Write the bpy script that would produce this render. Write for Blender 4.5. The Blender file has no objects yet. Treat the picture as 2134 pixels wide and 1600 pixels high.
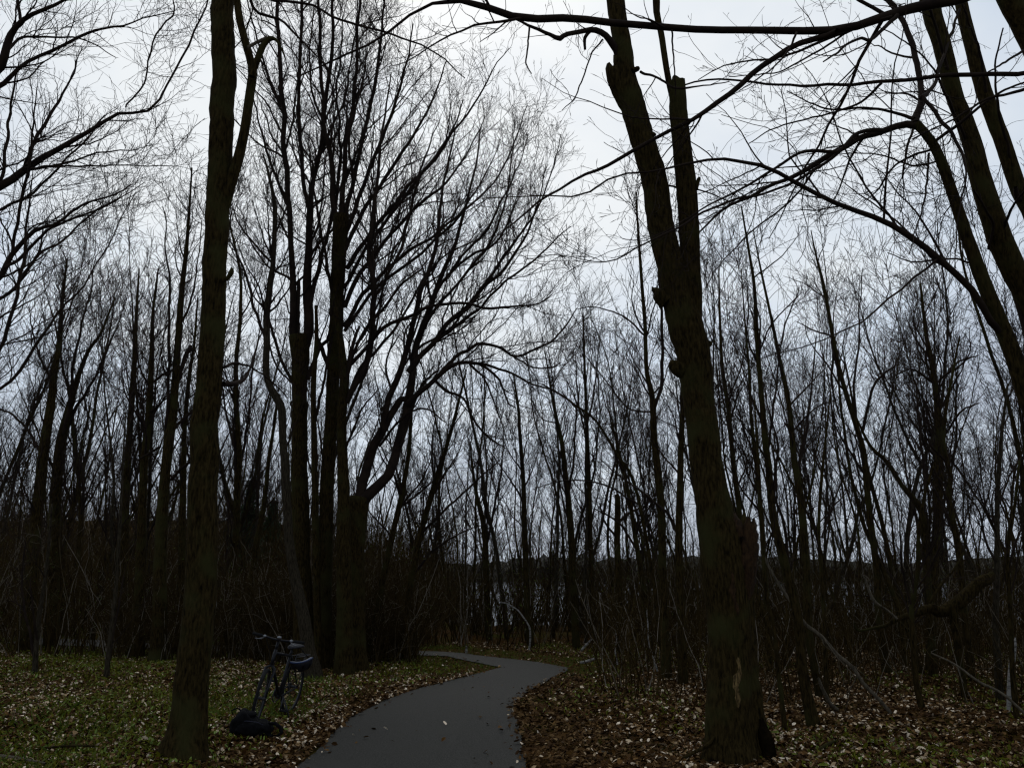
import bpy, math, random
import numpy as np
from mathutils import Vector, Matrix

# ------------------------------------------------------------------ camera
FPX = 1707.0
PITCH = math.radians(13.2)
CH = 1.8
sc = bpy.context.scene
col = sc.collection
cam = bpy.data.cameras.new('camera')
cam.sensor_width = 36.0
cam.lens = FPX / 2134.0 * 36.0
cam.clip_start = 0.05
cam.clip_end = 3000
camo = bpy.data.objects.new('camera', cam)
camo.location = (0, 0, CH)
camo.rotation_euler = (math.radians(90) + PITCH, 0, 0)
col.objects.link(camo)
sc.camera = camo

# ------------------------------------------------------------------ light
SUN_EL, SUN_AZ = math.radians(48), math.radians(-6)      # azimuth from +Y, clockwise
w = bpy.data.worlds.new("World")
sc.world = w
w.use_nodes = True
nt = w.node_tree
nt.nodes.clear()
N = nt.nodes.new
L = nt.links.new
wout = N('ShaderNodeOutputWorld')
bg = N('ShaderNodeBackground')
bg.inputs['Strength'].default_value = 0.1
L(bg.outputs[0], wout.inputs[0])
sky = N('ShaderNodeTexSky')
sky.sky_type = 'NISHITA'
sky.sun_disc = False
sky.sun_elevation = SUN_EL
sky.sun_rotation = SUN_AZ
sky.air_density = 1.0
sky.dust_density = 3.0
tc = N('ShaderNodeTexCoord')
# overcast layer: broad soft cloud masses, brighter round the hidden sun
sep = N('ShaderNodeSeparateXYZ')
L(tc.outputs['Generated'], sep.inputs[0])
zc = N('ShaderNodeMath'); zc.operation = 'MAXIMUM'; zc.inputs[1].default_value = 0.0
L(sep.outputs[2], zc.inputs[0])
za = N('ShaderNodeMath'); za.operation = 'ADD'; za.inputs[1].default_value = 0.25
L(zc.outputs[0], za.inputs[0])
dx = N('ShaderNodeMath'); dx.operation = 'DIVIDE'
dy = N('ShaderNodeMath'); dy.operation = 'DIVIDE'
L(sep.outputs[0], dx.inputs[0]); L(za.outputs[0], dx.inputs[1])
L(sep.outputs[1], dy.inputs[0]); L(za.outputs[0], dy.inputs[1])
cmb = N('ShaderNodeCombineXYZ')
L(dx.outputs[0], cmb.inputs[0]); L(dy.outputs[0], cmb.inputs[1])
n1 = N('ShaderNodeTexNoise')
n1.inputs['Scale'].default_value = 2.1
n1.inputs['Detail'].default_value = 5
n1.inputs['Roughness'].default_value = 0.5
L(cmb.outputs[0], n1.inputs['Vector'])
dot = N('ShaderNodeVectorMath'); dot.operation = 'DOT_PRODUCT'
sd = Vector((math.sin(SUN_AZ) * math.cos(SUN_EL), math.cos(SUN_AZ) * math.cos(SUN_EL), math.sin(SUN_EL)))
dot.inputs[1].default_value = sd
L(tc.outputs['Generated'], dot.inputs[0])
mr = N('ShaderNodeMapRange')
mr.interpolation_type = 'SMOOTHSTEP'
mr.inputs['From Min'].default_value = 0.58
mr.inputs['From Max'].default_value = 1.0
mr.inputs['To Min'].default_value = 0.0
mr.inputs['To Max'].default_value = 1.0
L(dot.outputs['Value'], mr.inputs['Value'])
mn = N('ShaderNodeMapRange')
mn.inputs['From Min'].default_value = 0.3
mn.inputs['From Max'].default_value = 0.7
mn.inputs['To Min'].default_value = -0.34
mn.inputs['To Max'].default_value = 0.40
L(n1.outputs['Fac'], mn.inputs['Value'])
ad = N('ShaderNodeMath'); ad.operation = 'ADD'; ad.use_clamp = True
L(mr.outputs[0], ad.inputs[0]); L(mn.outputs[0], ad.inputs[1])
rp = N('ShaderNodeValToRGB')
rp.color_ramp.elements[0].position = 0.0
rp.color_ramp.elements[0].color = (4.6, 5.2, 6.15, 1)
rp.color_ramp.elements[1].position = 1.0
rp.color_ramp.elements[1].color = (8.55, 8.95, 9.2, 1)
e = rp.color_ramp.elements.new(0.5)
e.color = (6.55, 7.35, 8.35, 1)
L(ad.outputs[0], rp.inputs[0])
mx = N('ShaderNodeMixRGB')
mx.inputs[0].default_value = 0.93
L(sky.outputs[0], mx.inputs[1]); L(rp.outputs[0], mx.inputs[2])
L(mx.outputs[0], bg.inputs[0])

sun = bpy.data.lights.new('sun', 'SUN')
sun.energy = 0.5
sun.angle = math.radians(25)
sun.color = (1, 0.95, 0.88)
suno = bpy.data.objects.new('sun', sun)
suno.rotation_euler = (-sd).to_track_quat('-Z', 'Y').to_euler()
suno.location = (0, 0, 40)
col.objects.link(suno)
sc.view_settings.view_transform = 'Standard'
sc.view_settings.look = 'None'
sc.view_settings.exposure = 0.0
sc.view_settings.gamma = 1.0
sc.cycles.max_bounces = 4
sc.cycles.diffuse_bounces = 2
sc.cycles.filter_width = 1.3

# ------------------------------------------------------------------ helpers
sP, cP = math.sin(PITCH), math.cos(PITCH)


def at(px, py, Y):
    """point of the pixel (in the 2134 x 1600 photograph) at Y metres ahead, and metres per pixel there"""
    u = (px - 1067.0) / FPX
    v = (800.0 - py) / FPX
    t = Y / (cP - v * sP)
    return (u * t, Y, CH + (sP + v * cP) * t), t / FPX


def on_ground(px, py, z=0.0):
    u = (px - 1067.0) / FPX
    v = (800.0 - py) / FPX
    dz = sP + v * cP
    t = (z - CH) / dz
    return (u * t, (cP - v * sP) * t)


def px_x(px, Y):
    return (px - 1067.0) / FPX * Y * cP


def sstep(a, b, x):
    t = np.clip((x - a) / (b - a), 0, 1)
    return t * t * (3 - 2 * t)


class Geo:
    def __init__(self):
        self.v = []
        self.f = []
        self.n = 0

    def add(self, V, F):
        V = np.asarray(V, dtype=np.float32).reshape(-1, 3)
        F = np.asarray(F, dtype=np.int32)
        self.v.append(V)
        self.f.append(F + self.n)
        self.n += len(V)

    def build(self, name, mat, parent=None, smooth=True):
        me = bpy.data.meshes.new(name)
        if self.n:
            V = np.concatenate(self.v)
            nl = sum(f.size for f in self.f)
            npoly = sum(len(f) for f in self.f)
            me.vertices.add(len(V))
            me.vertices.foreach_set('co', V.ravel())
            me.loops.add(nl)
            me.loops.foreach_set('vertex_index', np.concatenate([f.ravel() for f in self.f]))
            tot = np.concatenate([np.full(len(f), f.shape[1], dtype=np.int32) for f in self.f])
            me.polygons.add(npoly)
            st = np.zeros(npoly, dtype=np.int32)
            st[1:] = np.cumsum(tot)[:-1]
            me.polygons.foreach_set('loop_start', st)
            me.polygons.foreach_set('loop_total', tot)
            me.polygons.foreach_set('use_smooth', np.full(npoly, smooth, dtype=bool))
            me.update(calc_edges=True)
        me.materials.append(mat)
        o = bpy.data.objects.new(name, me)
        col.objects.link(o)
        if parent is not None:
            o.parent = parent
        return o

    def tubes(self, P, R, k=3, rough=None):
        """P (m,n,3) polylines, R (m,n) radii, k sides"""
        P = np.asarray(P, float)
        R = np.asarray(R, float)
        if len(P) == 0:
            return
        m, n, _ = P.shape
        T = np.gradient(P, axis=1)
        T /= np.linalg.norm(T, axis=2, keepdims=True) + 1e-9
        mean = T.mean(axis=1)
        ref = np.zeros((m, 3))
        ax = np.argmin(np.abs(mean), axis=1)
        ref[np.arange(m), ax] = 1
        A = np.cross(T, ref[:, None, :])
        A /= np.linalg.norm(A, axis=2, keepdims=True) + 1e-9
        B = np.cross(T, A)
        a = np.arange(k) * 2 * np.pi / k
        ca, sa = np.cos(a), np.sin(a)
        RR = R[:, :, None] * np.ones(k)
        if rough is not None:
            RR = RR * rough
        V = P[:, :, None, :] + RR[..., None] * (ca[None, None, :, None] * A[:, :, None, :] + sa[None, None, :, None] * B[:, :, None, :])
        i = np.arange(n - 1)[:, None]
        j = np.arange(k)[None, :]
        q = np.stack([i * k + j, i * k + (j + 1) % k, (i + 1) * k + (j + 1) % k, (i + 1) * k + j], axis=-1).reshape(-1, 4)
        F = (np.arange(m) * n * k)[:, None, None] + q[None]
        self.add(V.reshape(-1, 3), F.reshape(-1, 4))

    def tube(self, pts, r, k=8, cap=True):
        P = np.array(pts, float)
        R = np.full(len(P), r, float) if np.isscalar(r) else np.array(r, float)
        if cap:
            d0 = P[0] - P[1]; d1 = P[-1] - P[-2]
            P = np.concatenate([[P[0] + d0 * 1e-3], P, [P[-1] + d1 * 1e-3]])
            R = np.concatenate([[R[0] * .02], R, [R[-1] * .02]])
        self.tubes(P[None], R[None], k)

    def ring(self, c, ax, rad, r, n=40, k=8):
        ax = Vector(ax).normalized()
        a = ax.orthogonal().normalized()
        b = ax.cross(a)
        c = Vector(c)
        V = []
        for i in range(n):
            t = 2 * math.pi * i / n
            d = a * math.cos(t) + b * math.sin(t)
            for j in range(k):
                s = 2 * math.pi * j / k
                V.append(c + d * (rad + r * math.cos(s)) + ax * (r * math.sin(s)))
        F = [(i * k + j, ((i + 1) % n) * k + j, ((i + 1) % n) * k + (j + 1) % k, i * k + (j + 1) % k) for i in range(n) for j in range(k)]
        self.add([tuple(v) for v in V], F)

    def blob(self, c, r, n=14, k=10, f=None):
        """ellipsoid; f(unit vector) -> scale"""
        V = []
        for i in range(n + 1):
            th = math.pi * i / n
            for j in range(k):
                ph = 2 * math.pi * j / k
                d = (math.sin(th) * math.cos(ph), math.sin(th) * math.sin(ph), math.cos(th))
                s = f(d) if f else 1
                V.append((c[0] + d[0] * r[0] * s, c[1] + d[1] * r[1] * s, c[2] + d[2] * r[2] * s))
        F = [(i * k + j, (i + 1) * k + j, (i + 1) * k + (j + 1) % k, i * k + (j + 1) % k) for i in range(n) for j in range(k)]
        self.add(V, F)


def tag(o, label=None, cat=None, group=None, kind=None):
    if label: o['label'] = label
    if cat: o['category'] = cat
    if group: o['group'] = group
    if kind: o['kind'] = kind
    return o


def empty(name, loc=(0, 0, 0), rz=0.0):
    o = bpy.data.objects.new(name, None)
    o.empty_display_size = 0.2
    o.location = loc
    o.rotation_euler = (0, 0, rz)
    col.objects.link(o)
    return o


def put(o, root):
    """child whose mesh is in world coordinates"""
    o.parent = root
    base = root
    while base.parent is not None:
        base = base.parent
    o.matrix_parent_inverse = Matrix.Translation(-Vector(base.location))
    if root is not base:
        o.matrix_parent_inverse = Matrix()
    return o


# ------------------------------------------------------------------ materials
def mat(name, c1, c2=None, scale=8.0, rough=0.85, stretch=(1, 1, 1), bump=0.0, detail=6, c3=None, s3=1.5, lo=0.35, hi=0.65, metal=0.0, island=None, spec=0.3):
    m = bpy.data.materials.new(name)
    m.use_nodes = True
    t = m.node_tree
    b = t.nodes['Principled BSDF']
    b.inputs['Roughness'].default_value = rough
    b.inputs['Metallic'].default_value = metal
    b.inputs['Specular IOR Level'].default_value = spec
    if island:
        g = t.nodes.new('ShaderNodeNewGeometry')
        r = t.nodes.new('ShaderNodeValToRGB')
        while len(r.color_ramp.elements) < len(island):
            r.color_ramp.elements.new(0.5)
        for i, (p, c) in enumerate(island):
            r.color_ramp.elements[i].position = p
            r.color_ramp.elements[i].color = (*c, 1)
        t.links.new(g.outputs['Random Per Island'], r.inputs[0])
        t.links.new(r.outputs[0], b.inputs['Base Color'])
        return m
    if c2 is None:
        b.inputs['Base Color'].default_value = (*c1, 1)
        return m
    tcn = t.nodes.new('ShaderNodeTexCoord')
    mp = t.nodes.new('ShaderNodeMapping')
    mp.inputs['Scale'].default_value = stretch
    t.links.new(tcn.outputs['Object'], mp.inputs[0])
    nz = t.nodes.new('ShaderNodeTexNoise')
    nz.inputs['Scale'].default_value = scale
    nz.inputs['Detail'].default_value = detail
    nz.inputs['Roughness'].default_value = 0.65
    t.links.new(mp.outputs[0], nz.inputs['Vector'])
    r = t.nodes.new('ShaderNodeValToRGB')
    r.color_ramp.elements[0].position = lo
    r.color_ramp.elements[1].position = hi
    r.color_ramp.elements[0].color = (*c1, 1)
    r.color_ramp.elements[1].color = (*c2, 1)
    t.links.new(nz.outputs['Fac'], r.inputs[0])
    outc = r.outputs[0]
    if c3:
        n3 = t.nodes.new('ShaderNodeTexNoise')
        n3.inputs['Scale'].default_value = s3
        n3.inputs['Detail'].default_value = 5
        t.links.new(tcn.outputs['Object'], n3.inputs['Vector'])
        m3 = t.nodes.new('ShaderNodeMapRange')
        m3.inputs['From Min'].default_value = 0.5
        m3.inputs['From Max'].default_value = 0.68
        t.links.new(n3.outputs['Fac'], m3.inputs[0])
        mxn = t.nodes.new('ShaderNodeMixRGB')
        mxn.inputs[2].default_value = (*c3, 1)
        t.links.new(m3.outputs[0], mxn.inputs[0])
        t.links.new(outc, mxn.inputs[1])
        outc = mxn.outputs[0]
    t.links.new(outc, b.inputs['Base Color'])
    if bump:
        bp = t.nodes.new('ShaderNodeBump')
        bp.inputs['Strength'].default_value = bump
        bp.inputs['Distance'].default_value = 0.02
        t.links.new(nz.outputs['Fac'], bp.inputs['Height'])
        t.links.new(bp.outputs[0], b.inputs['Normal'])
    return m


M = {}
M['bark'] = mat('bark', (.005, .0036, .001), (.042, .029, .010), 6.5, .95, (6, 6, 1.5), 1.0, detail=12, c3=(.032, .030, .010), s3=2.3, spec=.03)
M['bark_grey'] = mat('bark_grey', (.011, .0085, .005), (.048, .039, .025), 10, .95, (5, 5, 1.0), .8, spec=.03)
M['twig'] = mat('twig', (.014, .0095, .008), (.028, .019, .013), 4, .9, spec=.05)
M['brush'] = mat('brush', (.05, .033, .018), island=[(0, (.018, .011, .003)), (.5, (.036, .023, .007)), (.88, (.055, .038, .014)), (1, (.22, .19, .15))], rough=.9, spec=.02)
M['deadwood'] = mat('deadwood', (.028, .022, .014), (.11, .09, .06), 9, .9, (4, 4, 1), .5, spec=.15)
M['birch'] = mat('birch', (.05, .045, .038), (.24, .225, .20), 7, .8, (1, 1, 5), .2, lo=.38, hi=.5, spec=.2)
M['rotwood'] = mat('rotwood', (.012, .007, .004), (.045, .024, .010), 14, .95, (3, 3, 1), .9, spec=.1)
M['barewood'] = mat('barewood', (.018, .011, .004), (.17, .115, .045), 12, .9, (4, 4, 1), .8, lo=.38, hi=.6, spec=.1)
M['hollow_shade'] = mat('hollow_shade', (.004, .003, .002), (.012, .008, .004), 12, .95, bump=.8, spec=0)  # near black: a cavity's shade put into the wood colour
M['soil'] = mat('soil', (.014, .007, .0015), (.065, .032, .007), 5, .95, bump=.8, detail=10, c3=(.035, .034, .003), s3=.6, spec=.02)
M['asphalt'] = mat('asphalt', (.007, .0068, .0058), (.056, .0535, .045), 60, .66, bump=.5, detail=8, lo=.32, hi=.68, c3=(.033, .0315, .026), s3=1.3, spec=.10)
M['brown_leaf'] = mat('brown_leaf', None, island=[(0, (.022, .010, .003)), (.5, (.056, .027, .008)), (.85, (.10, .055, .019)), (1, (.18, .115, .05))], rough=.8, spec=.05)
M['leaf'] = mat('leaf', None, island=[(0, (.025, .011, .002)), (.42, (.072, .031, .006)), (.60, (.16, .085, .026)), (.78, (.38, .27, .15)), (1, (.80, .67, .50))], rough=.75, spec=.08)
M['cover'] = mat('cover', None, island=[(0, (.05, .056, .002)), (.7, (.115, .115, .005)), (1, (.15, .22, .05))], rough=.7, spec=.1)
M['grass'] = mat('grass', None, island=[(0, (.035, .058, .002)), (.6, (.06, .095, .004)), (1, (.11, .12, .015))], rough=.7, spec=.2)
M['needle'] = mat('needle', None, island=[(0, (.012, .022, .008)), (1, (.03, .05, .018))], rough=.8, spec=.2)
M['hill'] = mat('hill', (.016, .018, .012), (.045, .04, .03), .12, .95, bump=0, detail=8, spec=.1)
M['water'] = mat('water', (.02, .025, .03), rough=.12, spec=.5)
M['black_paint'] = mat('black_paint', (.010, .010, .012), rough=.35, spec=.15)
M['rubber'] = mat('rubber', (.010, .010, .010), (.016, .016, .016), 40, .9, spec=.06)
M['alloy'] = mat('alloy', (.16, .165, .175), rough=.35, metal=.9)
M['steel_dark'] = mat('steel_dark', (.03, .03, .033), rough=.5, metal=.5)
M['saddle'] = mat('saddle', (.02, .02, .024), (.03, .03, .034), 30, .6, spec=.15)
M['nylon'] = mat('nylon', (.003, .003, .0034), (.007, .007, .0078), 25, .85, bump=.4, spec=.05)
M['nylon_trim'] = mat('nylon_trim', (.012, .014, .03), rough=.6)
M['helmet_black'] = mat('helmet_black', (.010, .010, .013), rough=.35, spec=.2)
M['helmet_blue'] = mat('helmet_blue', (.012, .03, .10), rough=.3, spec=.5)
M['helmet_foam'] = mat('helmet_foam', (.25, .25, .26), rough=.8)

# ------------------------------------------------------------------ ground, path, water, hills
left_px = [(620, 1600), (680, 1543), (740, 1494), (800, 1462), (860, 1439), (940, 1420), (1000, 1404), (1046, 1391)]
inner_px = [(1030, 1389), (1000, 1383), (960, 1375), (905, 1367)]
right_px = [(1097, 1600), (1087, 1545), (1073, 1490), (1070, 1468), (1098, 1445), (1148, 1417), (1182, 1399), (1180, 1393), (1150, 1386), (1100, 1378), (1000, 1367), (905, 1358)]


def smooth_poly(pts, m):
    P = np.array(pts, float)
    return resample(np.c_[P, np.zeros(len(P)), np.zeros(len(P))], m)[:, :2]


def resample(P, m, fine=12):
    """Catmull-Rom through P (n,4), then m points at even arc length"""
    P = np.asarray(P, float)
    if len(P) > 2:
        Q = np.concatenate([[2 * P[0] - P[1]], P, [2 * P[-1] - P[-2]]])
        t = np.linspace(0, 1, fine, endpoint=False)[:, None]
        out = []
        for i in range(1, len(Q) - 2):
            p0, p1, p2, p3 = Q[i - 1], Q[i], Q[i + 1], Q[i + 2]
            out.append(.5 * (2 * p1 + (p2 - p0) * t + (2 * p0 - 5 * p1 + 4 * p2 - p3) * t ** 2 + (3 * p1 - p0 - 3 * p2 + p3) * t ** 3))
        out.append(Q[-2][None])
        P = np.concatenate(out)
    d = np.r_[0, np.cumsum(np.linalg.norm(np.diff(P[:, :3], axis=0), axis=1))]
    s = np.linspace(0, d[-1], m)
    return np.stack([np.interp(s, d, P[:, c]) for c in range(P.shape[1])], axis=1)


left_w = [on_ground(*p) for p in left_px] 
inner_w = [on_ground(*p) for p in inner_px]
right_w = [on_ground(*p) for p in right_px]
left_w = [(-2.2, -30), (-2.25, 0), (-2.3, 4)] + left_w
right_w = [(.05, -30), (.1, 0), (.13, 4)] + right_w
LW = smooth_poly(left_w, 70)
IW = smooth_poly(inner_w + [(-6.5, 20.9), (-14, 23.5)], 20)
RW = smooth_poly(right_w + [(-6.5, 22.4), (-14, 25.5)], 100)
def ragged(C, seed):
    r = np.random.default_rng(seed)
    n = int(np.linalg.norm(np.diff(C, axis=0), axis=1).sum() / .07)
    s_ = np.linspace(0, len(C) - 1, n)
    Q = np.stack([np.interp(s_, np.arange(len(C)), C[:, c]) for c in (0, 1)], 1)
    a = np.convolve(r.normal(0, 1, n), np.ones(9) / 9, 'same') * .045 + r.normal(0, .004, n)
    t = np.gradient(Q, axis=0)
    t /= np.linalg.norm(t, axis=1, keepdims=True) + 1e-9
    return Q + np.stack([t[:, 1], -t[:, 0]], 1) * a[:, None]


POLY = np.concatenate([LW, IW, RW[::-1]])
POLY_R = np.concatenate([ragged(LW, 1), ragged(IW, 2), ragged(RW, 3)[::-1]])


def in_path(x, y):
    x = np.asarray(x, float); y = np.asarray(y, float)
    ins = np.zeros(x.shape, bool)
    a = POLY; b = np.roll(POLY, -1, axis=0)
    for (x0, y0), (x1, y1) in zip(a, b):
        if y0 == y1: continue
        c = ((y0 > y) != (y1 > y)) & (x < (x1 - x0) * (y - y0) / (y1 - y0) + x0)
        ins ^= c
    return ins


SEG = np.concatenate([np.stack([C[:-1], C[1:]], axis=1) for C in (LW, IW, RW)])


def path_dist(x, y, signed=False):
    """metres outside the path (0 on it, or minus the depth inside when signed)"""
    x = np.asarray(x, float); y = np.asarray(y, float)
    d = np.full(x.shape, 1e9)
    for (ax, ay), (bx, by) in SEG:
        vx, vy = bx - ax, by - ay
        t = np.clip(((x - ax) * vx + (y - ay) * vy) / (vx * vx + vy * vy + 1e-12), 0, 1)
        d = np.minimum(d, np.hypot(x - ax - t * vx, y - ay - t * vy))
    return np.where(in_path(x, y), -d if signed else 0, d)


def gz(x, y):
    x = np.asarray(x, float); y = np.asarray(y, float)
    u = x / np.maximum(np.abs(y), 3.0)
    hill = 9.0 * sstep(32, 115, y) * (1 - sstep(-.32, -.02, u))
    lake = -4.0 * sstep(30, 58, y) * sstep(-.16, .03, u)
    pd = path_dist(x, y)
    k = np.clip((pd - .15) / 1.2, 0, 1) * (1 - sstep(13, 16, y) * (1 - sstep(3, 4.5, pd)))
    b = .035 * (np.sin(x * 1.7 + 1.3 * np.sin(y * .9)) + np.sin(y * 1.45 + x * .6 + 1.0)) + .02 * np.sin(x * 4.1 + y * 3.3)
    return hill + lake + k * (b + .05)


def gz1(x, y):
    return float(gz(np.array([x]), np.array([y]))[0])


s = np.linspace(-1, 1, 221)
gx = np.sinh(s * 5.2) / np.sinh(5.2) * 900
gy = np.sinh(np.linspace(-.55, 1, 201) * 5.2) / np.sinh(5.2) * 900 + 10
X, Yg = np.meshgrid(gx, gy)
Z = gz(X.ravel(), Yg.ravel()).reshape(X.shape)
g = Geo()
ny, nx = X.shape
ii, jj = np.meshgrid(np.arange(ny - 1), np.arange(nx - 1), indexing='ij')
F = np.stack([ii * nx + jj, ii * nx + jj + 1, (ii + 1) * nx + jj + 1, (ii + 1) * nx + jj], -1).reshape(-1, 4)
g.add(np.stack([X, Yg, Z], -1).reshape(-1, 3), F)
tag(g.build('ground', M['soil']), kind='structure')

bm_path = Geo()
n = 160
A = np.concatenate([LW, IW]); 
import bmesh
bm = bmesh.new()
vs = [bm.verts.new((p[0], p[1], .02)) for p in POLY_R]
fc = bm.faces.new(vs)
bmesh.ops.triangulate(bm, faces=[fc])
bm.normal_update()
if bm.faces[0:1] and sum(f.normal.z for f in bm.faces) < 0:
    bmesh.ops.reverse_faces(bm, faces=bm.faces[:])
me = bpy.data.meshes.new('path')
bm.to_mesh(me); bm.free()
me.materials.append(M['asphalt'])
po = bpy.data.objects.new('path', me)
col.objects.link(po)
tag(po, kind='structure')

g = Geo()
g.add([(-900, 28, -1.5), (900, 28, -1.5), (900, 900, -1.5), (-900, 900, -1.5)], [(0, 1, 2, 3)])
tag(g.build('water', M['water']), kind='structure')

rng = np.random.default_rng(5)
xs = np.linspace(-900, 900, 700)
prof = 7.5 + 1.5 * np.sin(xs * .045 + np.sin(xs * .02)) + 2.2 * rng.random(700) ** 2 + 3 * np.sin(xs * .006 + 1) + 2.0 * np.sin(xs * .017) + 8 * sstep(250, 420, xs) + rng.random(700) * 1.6 + .8 * np.sin(xs * .3)
g = Geo()
rows = [(520, -2.0), (528, .45), (545, .75), (575, 1.0), (640, .9), (720, -.3)]
V = np.concatenate([np.stack([xs, np.full(700, yy), np.where(f < 0, -3, prof * f + 2 * rng.random(700) * (f > 0))], 1) for yy, f in rows])
i, j = np.meshgrid(np.arange(len(rows) - 1), np.arange(699), indexing='ij')
g.add(V, np.stack([i * 700 + j, i * 700 + j + 1, (i + 1) * 700 + j + 1, (i + 1) * 700 + j], -1).reshape(-1, 4))
tag(g.build('hills', M['hill'], smooth=False), kind='structure')


# ------------------------------------------------------------------ growing branches
def norm(v):
    return v / (np.linalg.norm(v, axis=-1, keepdims=True) + 1e-9)


def grow(rng, p, d, Ln, r, n, wob, up, rmin, taper=.75, bud=0.0):
    m = len(p)
    P = np.zeros((m, n, 3)); P[:, 0] = p
    R = np.zeros((m, n)); R[:, 0] = r
    st = (Ln / (n - 1))[:, None]
    d = d.copy()
    for i in range(1, n):
        d = norm(d + rng.normal(0, wob, (m, 3)) + np.array([0, 0, up]))
        P[:, i] = P[:, i - 1] + d * st
        R[:, i] = np.maximum(r * (1 - taper * i / (n - 1)), rmin)
    if bud:
        R[:, -2] = np.maximum(R[:, -2], bud)
        R[:, -1] = rmin * .3
    return P, R


def spawn(rng, P, R, dens, t0, t1, ang, lo, hi, rfrac, n, wob, up, rmin, rmax=1.0, bud=0.0, shrink=.5, slim=.016):
    if len(P) == 0:
        return P, R
    m, n0, _ = P.shape
    Ls = np.linalg.norm(np.diff(P, axis=1), axis=2).sum(1)
    cnt = rng.poisson(np.maximum(Ls * (t1 - t0) * dens, 0.4))
    idx = np.repeat(np.arange(m), cnt)
    if len(idx) == 0:
        return np.zeros((0, n, 3)), np.zeros((0, n))
    t = t0 + (t1 - t0) * rng.random(len(idx))
    f = t * (n0 - 1)
    i = np.minimum(f.astype(int), n0 - 2)
    fr = (f - i)[:, None]
    p = P[idx, i] * (1 - fr) + P[idx, i + 1] * fr
    T = norm(P[idx, i + 1] - P[idx, i])
    r = R[idx, i] * (1 - fr[:, 0]) + R[idx, i + 1] * fr[:, 0]
    q = norm(np.cross(T, rng.normal(0, 1, (len(idx), 3))))
    a = (ang + rng.normal(0, .22, len(idx)))[:, None]
    d = norm(np.cos(a) * T + np.sin(a) * q)
    d = norm(d + np.array([0, 0, 1]) * up * 2)
    Ln = (lo + (hi - lo) * rng.random(len(idx)) ** 1.5) * (1 - shrink * (t - t0) / (t1 - t0 + 1e-6))
    r0 = np.clip(np.minimum(r * rfrac, Ln * slim), rmin, rmax)
    return grow(rng, p, d, Ln, r0, n, wob, up, rmin, bud=bud)


def parse(s, D, dy=0.0, rng=None, kink=0.0):
    pts = [tuple(float(c) for c in q.split(',')) for q in s.split()]
    out = []
    for i, q in enumerate(pts):
        Y = D + dy * i / max(1, len(pts) - 1)
        p, mpp = at(q[0], q[1], Y)
        out.append((*p, q[2] * .5 * mpp))
    return np.array(out)


def bumpy(rng, n, k, amp, z=None):
    """radius factors (1,n,k), smooth lumps and ridges"""
    a = np.arange(k) * 2 * np.pi / k
    y = np.arange(n)[:, None]
    f = np.zeros((n, k))
    for h in (1, 2, 3, 5, 7):
        ph = rng.random() * 6.28 + np.cumsum(rng.normal(0, .12, n))[:, None]
        f += np.sin(h * a[None] + ph) * rng.normal(0, 1, 1) / h ** .5
    f = f / 2 + rng.normal(0, .5, (n, k)) * .5
    return (1 + amp * f)[None]


def trunk_geo(rng, G, pts, seg=.12, k=14, amp=.05, flare=0.0, broken=False):
    Ltot = np.linalg.norm(np.diff(pts[:, :3], axis=0), axis=1).sum()
    n = max(10, min(140, int(Ltot / seg)))
    Q = resample(pts, n)
    P, R = Q[:, :3], Q[:, 3]
    jit = rng.normal(0, 1, (n, 3)); jit[:, 2] = 0
    ker = np.ones(5) / 5
    jit = np.stack([np.convolve(jit[:, c], ker, 'same') for c in range(3)], 1)
    P = P + jit * R[:, None] * .12
    rough = bumpy(rng, n, k, amp)
    if flare:
        h = P[:, 2] - P[0, 2]
        a = np.arange(k) * 2 * np.pi / k
        lob = 1 + flare * np.exp(-h / .22)[:, None] * (1 + .45 * np.sin(3 * a + 1)[None] + .35 * np.sin(5 * a)[None])
        rough = rough * lob[None]
    P2 = np.concatenate([P, P[-1:] + (P[-1:] - P[-2:-1]) * (.05 if not broken else -.15)])
    R2 = np.concatenate([R, R[-1:] * .05])
    rr = np.concatenate([rough, rough[:, -1:]], axis=1)
    if broken:
        V0 = rng.normal(0, 1, k)
    G.tubes(P2[None], R2[None], k, rr)
    return P, R


def resample_many(rng, list_of_pts, n=26, kink=.3):
    P, R = [], []
    for q in list_of_pts:
        Q = resample(q, n)
        p = Q[:, :3]
        step = np.linalg.norm(np.diff(p, axis=0), axis=1).mean()
        j = rng.normal(0, step * .13, (n, 3)); j = np.stack([np.convolve(j[:, c], [.25, .5, .25], 'same') for c in range(3)], 1); j[0] = 0
        P.append(p + j); R.append(np.maximum(Q[:, 3], .002))
    return np.array(P), np.array(R)


def crown(rng, G, LP, LR, cp):
    """three further orders of branches on limbs LP"""
    rm = cp.get('rmin', .003)
    up = cp.get('up', .06)
    b1 = spawn(rng, LP, LR, cp.get('d1', 2.2), cp.get('t0', .12), 1.0, cp.get('a1', .75), cp.get('l1a', .5), cp.get('l1b', 2.0), cp.get('rf', .55), 12, cp.get('w1', .16), up, rm * 1.5)
    b2 = spawn(rng, b1[0], b1[1], cp.get('d2', 4.0), .1, 1.0, .7, cp.get('l2a', .25), cp.get('l2b', .9), .6, 8, .17, up * .8, rm)
    b3 = spawn(rng, b2[0], b2[1], cp.get('d3', 5.0), .15, 1.0, .7, cp.get('l3a', .08), cp.get('l3b', .35), .7, 5, .2, up * .6, rm * .8, bud=rm * cp.get('bud', 1.2))
    bx = spawn(rng, LP, LR, cp.get('d0', 3.0), cp.get('t0', .12), 1.0, .9, .15, .6, .4, 6, .18, up, rm, bud=rm * 1.3)
    G.tubes(b1[0], b1[1], 5)
    G.tubes(b2[0], b2[1], 3)
    G.tubes(b3[0], b3[1], 3)
    G.tubes(bx[0], bx[1], 3)
    return b1


NT = [0]


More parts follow.
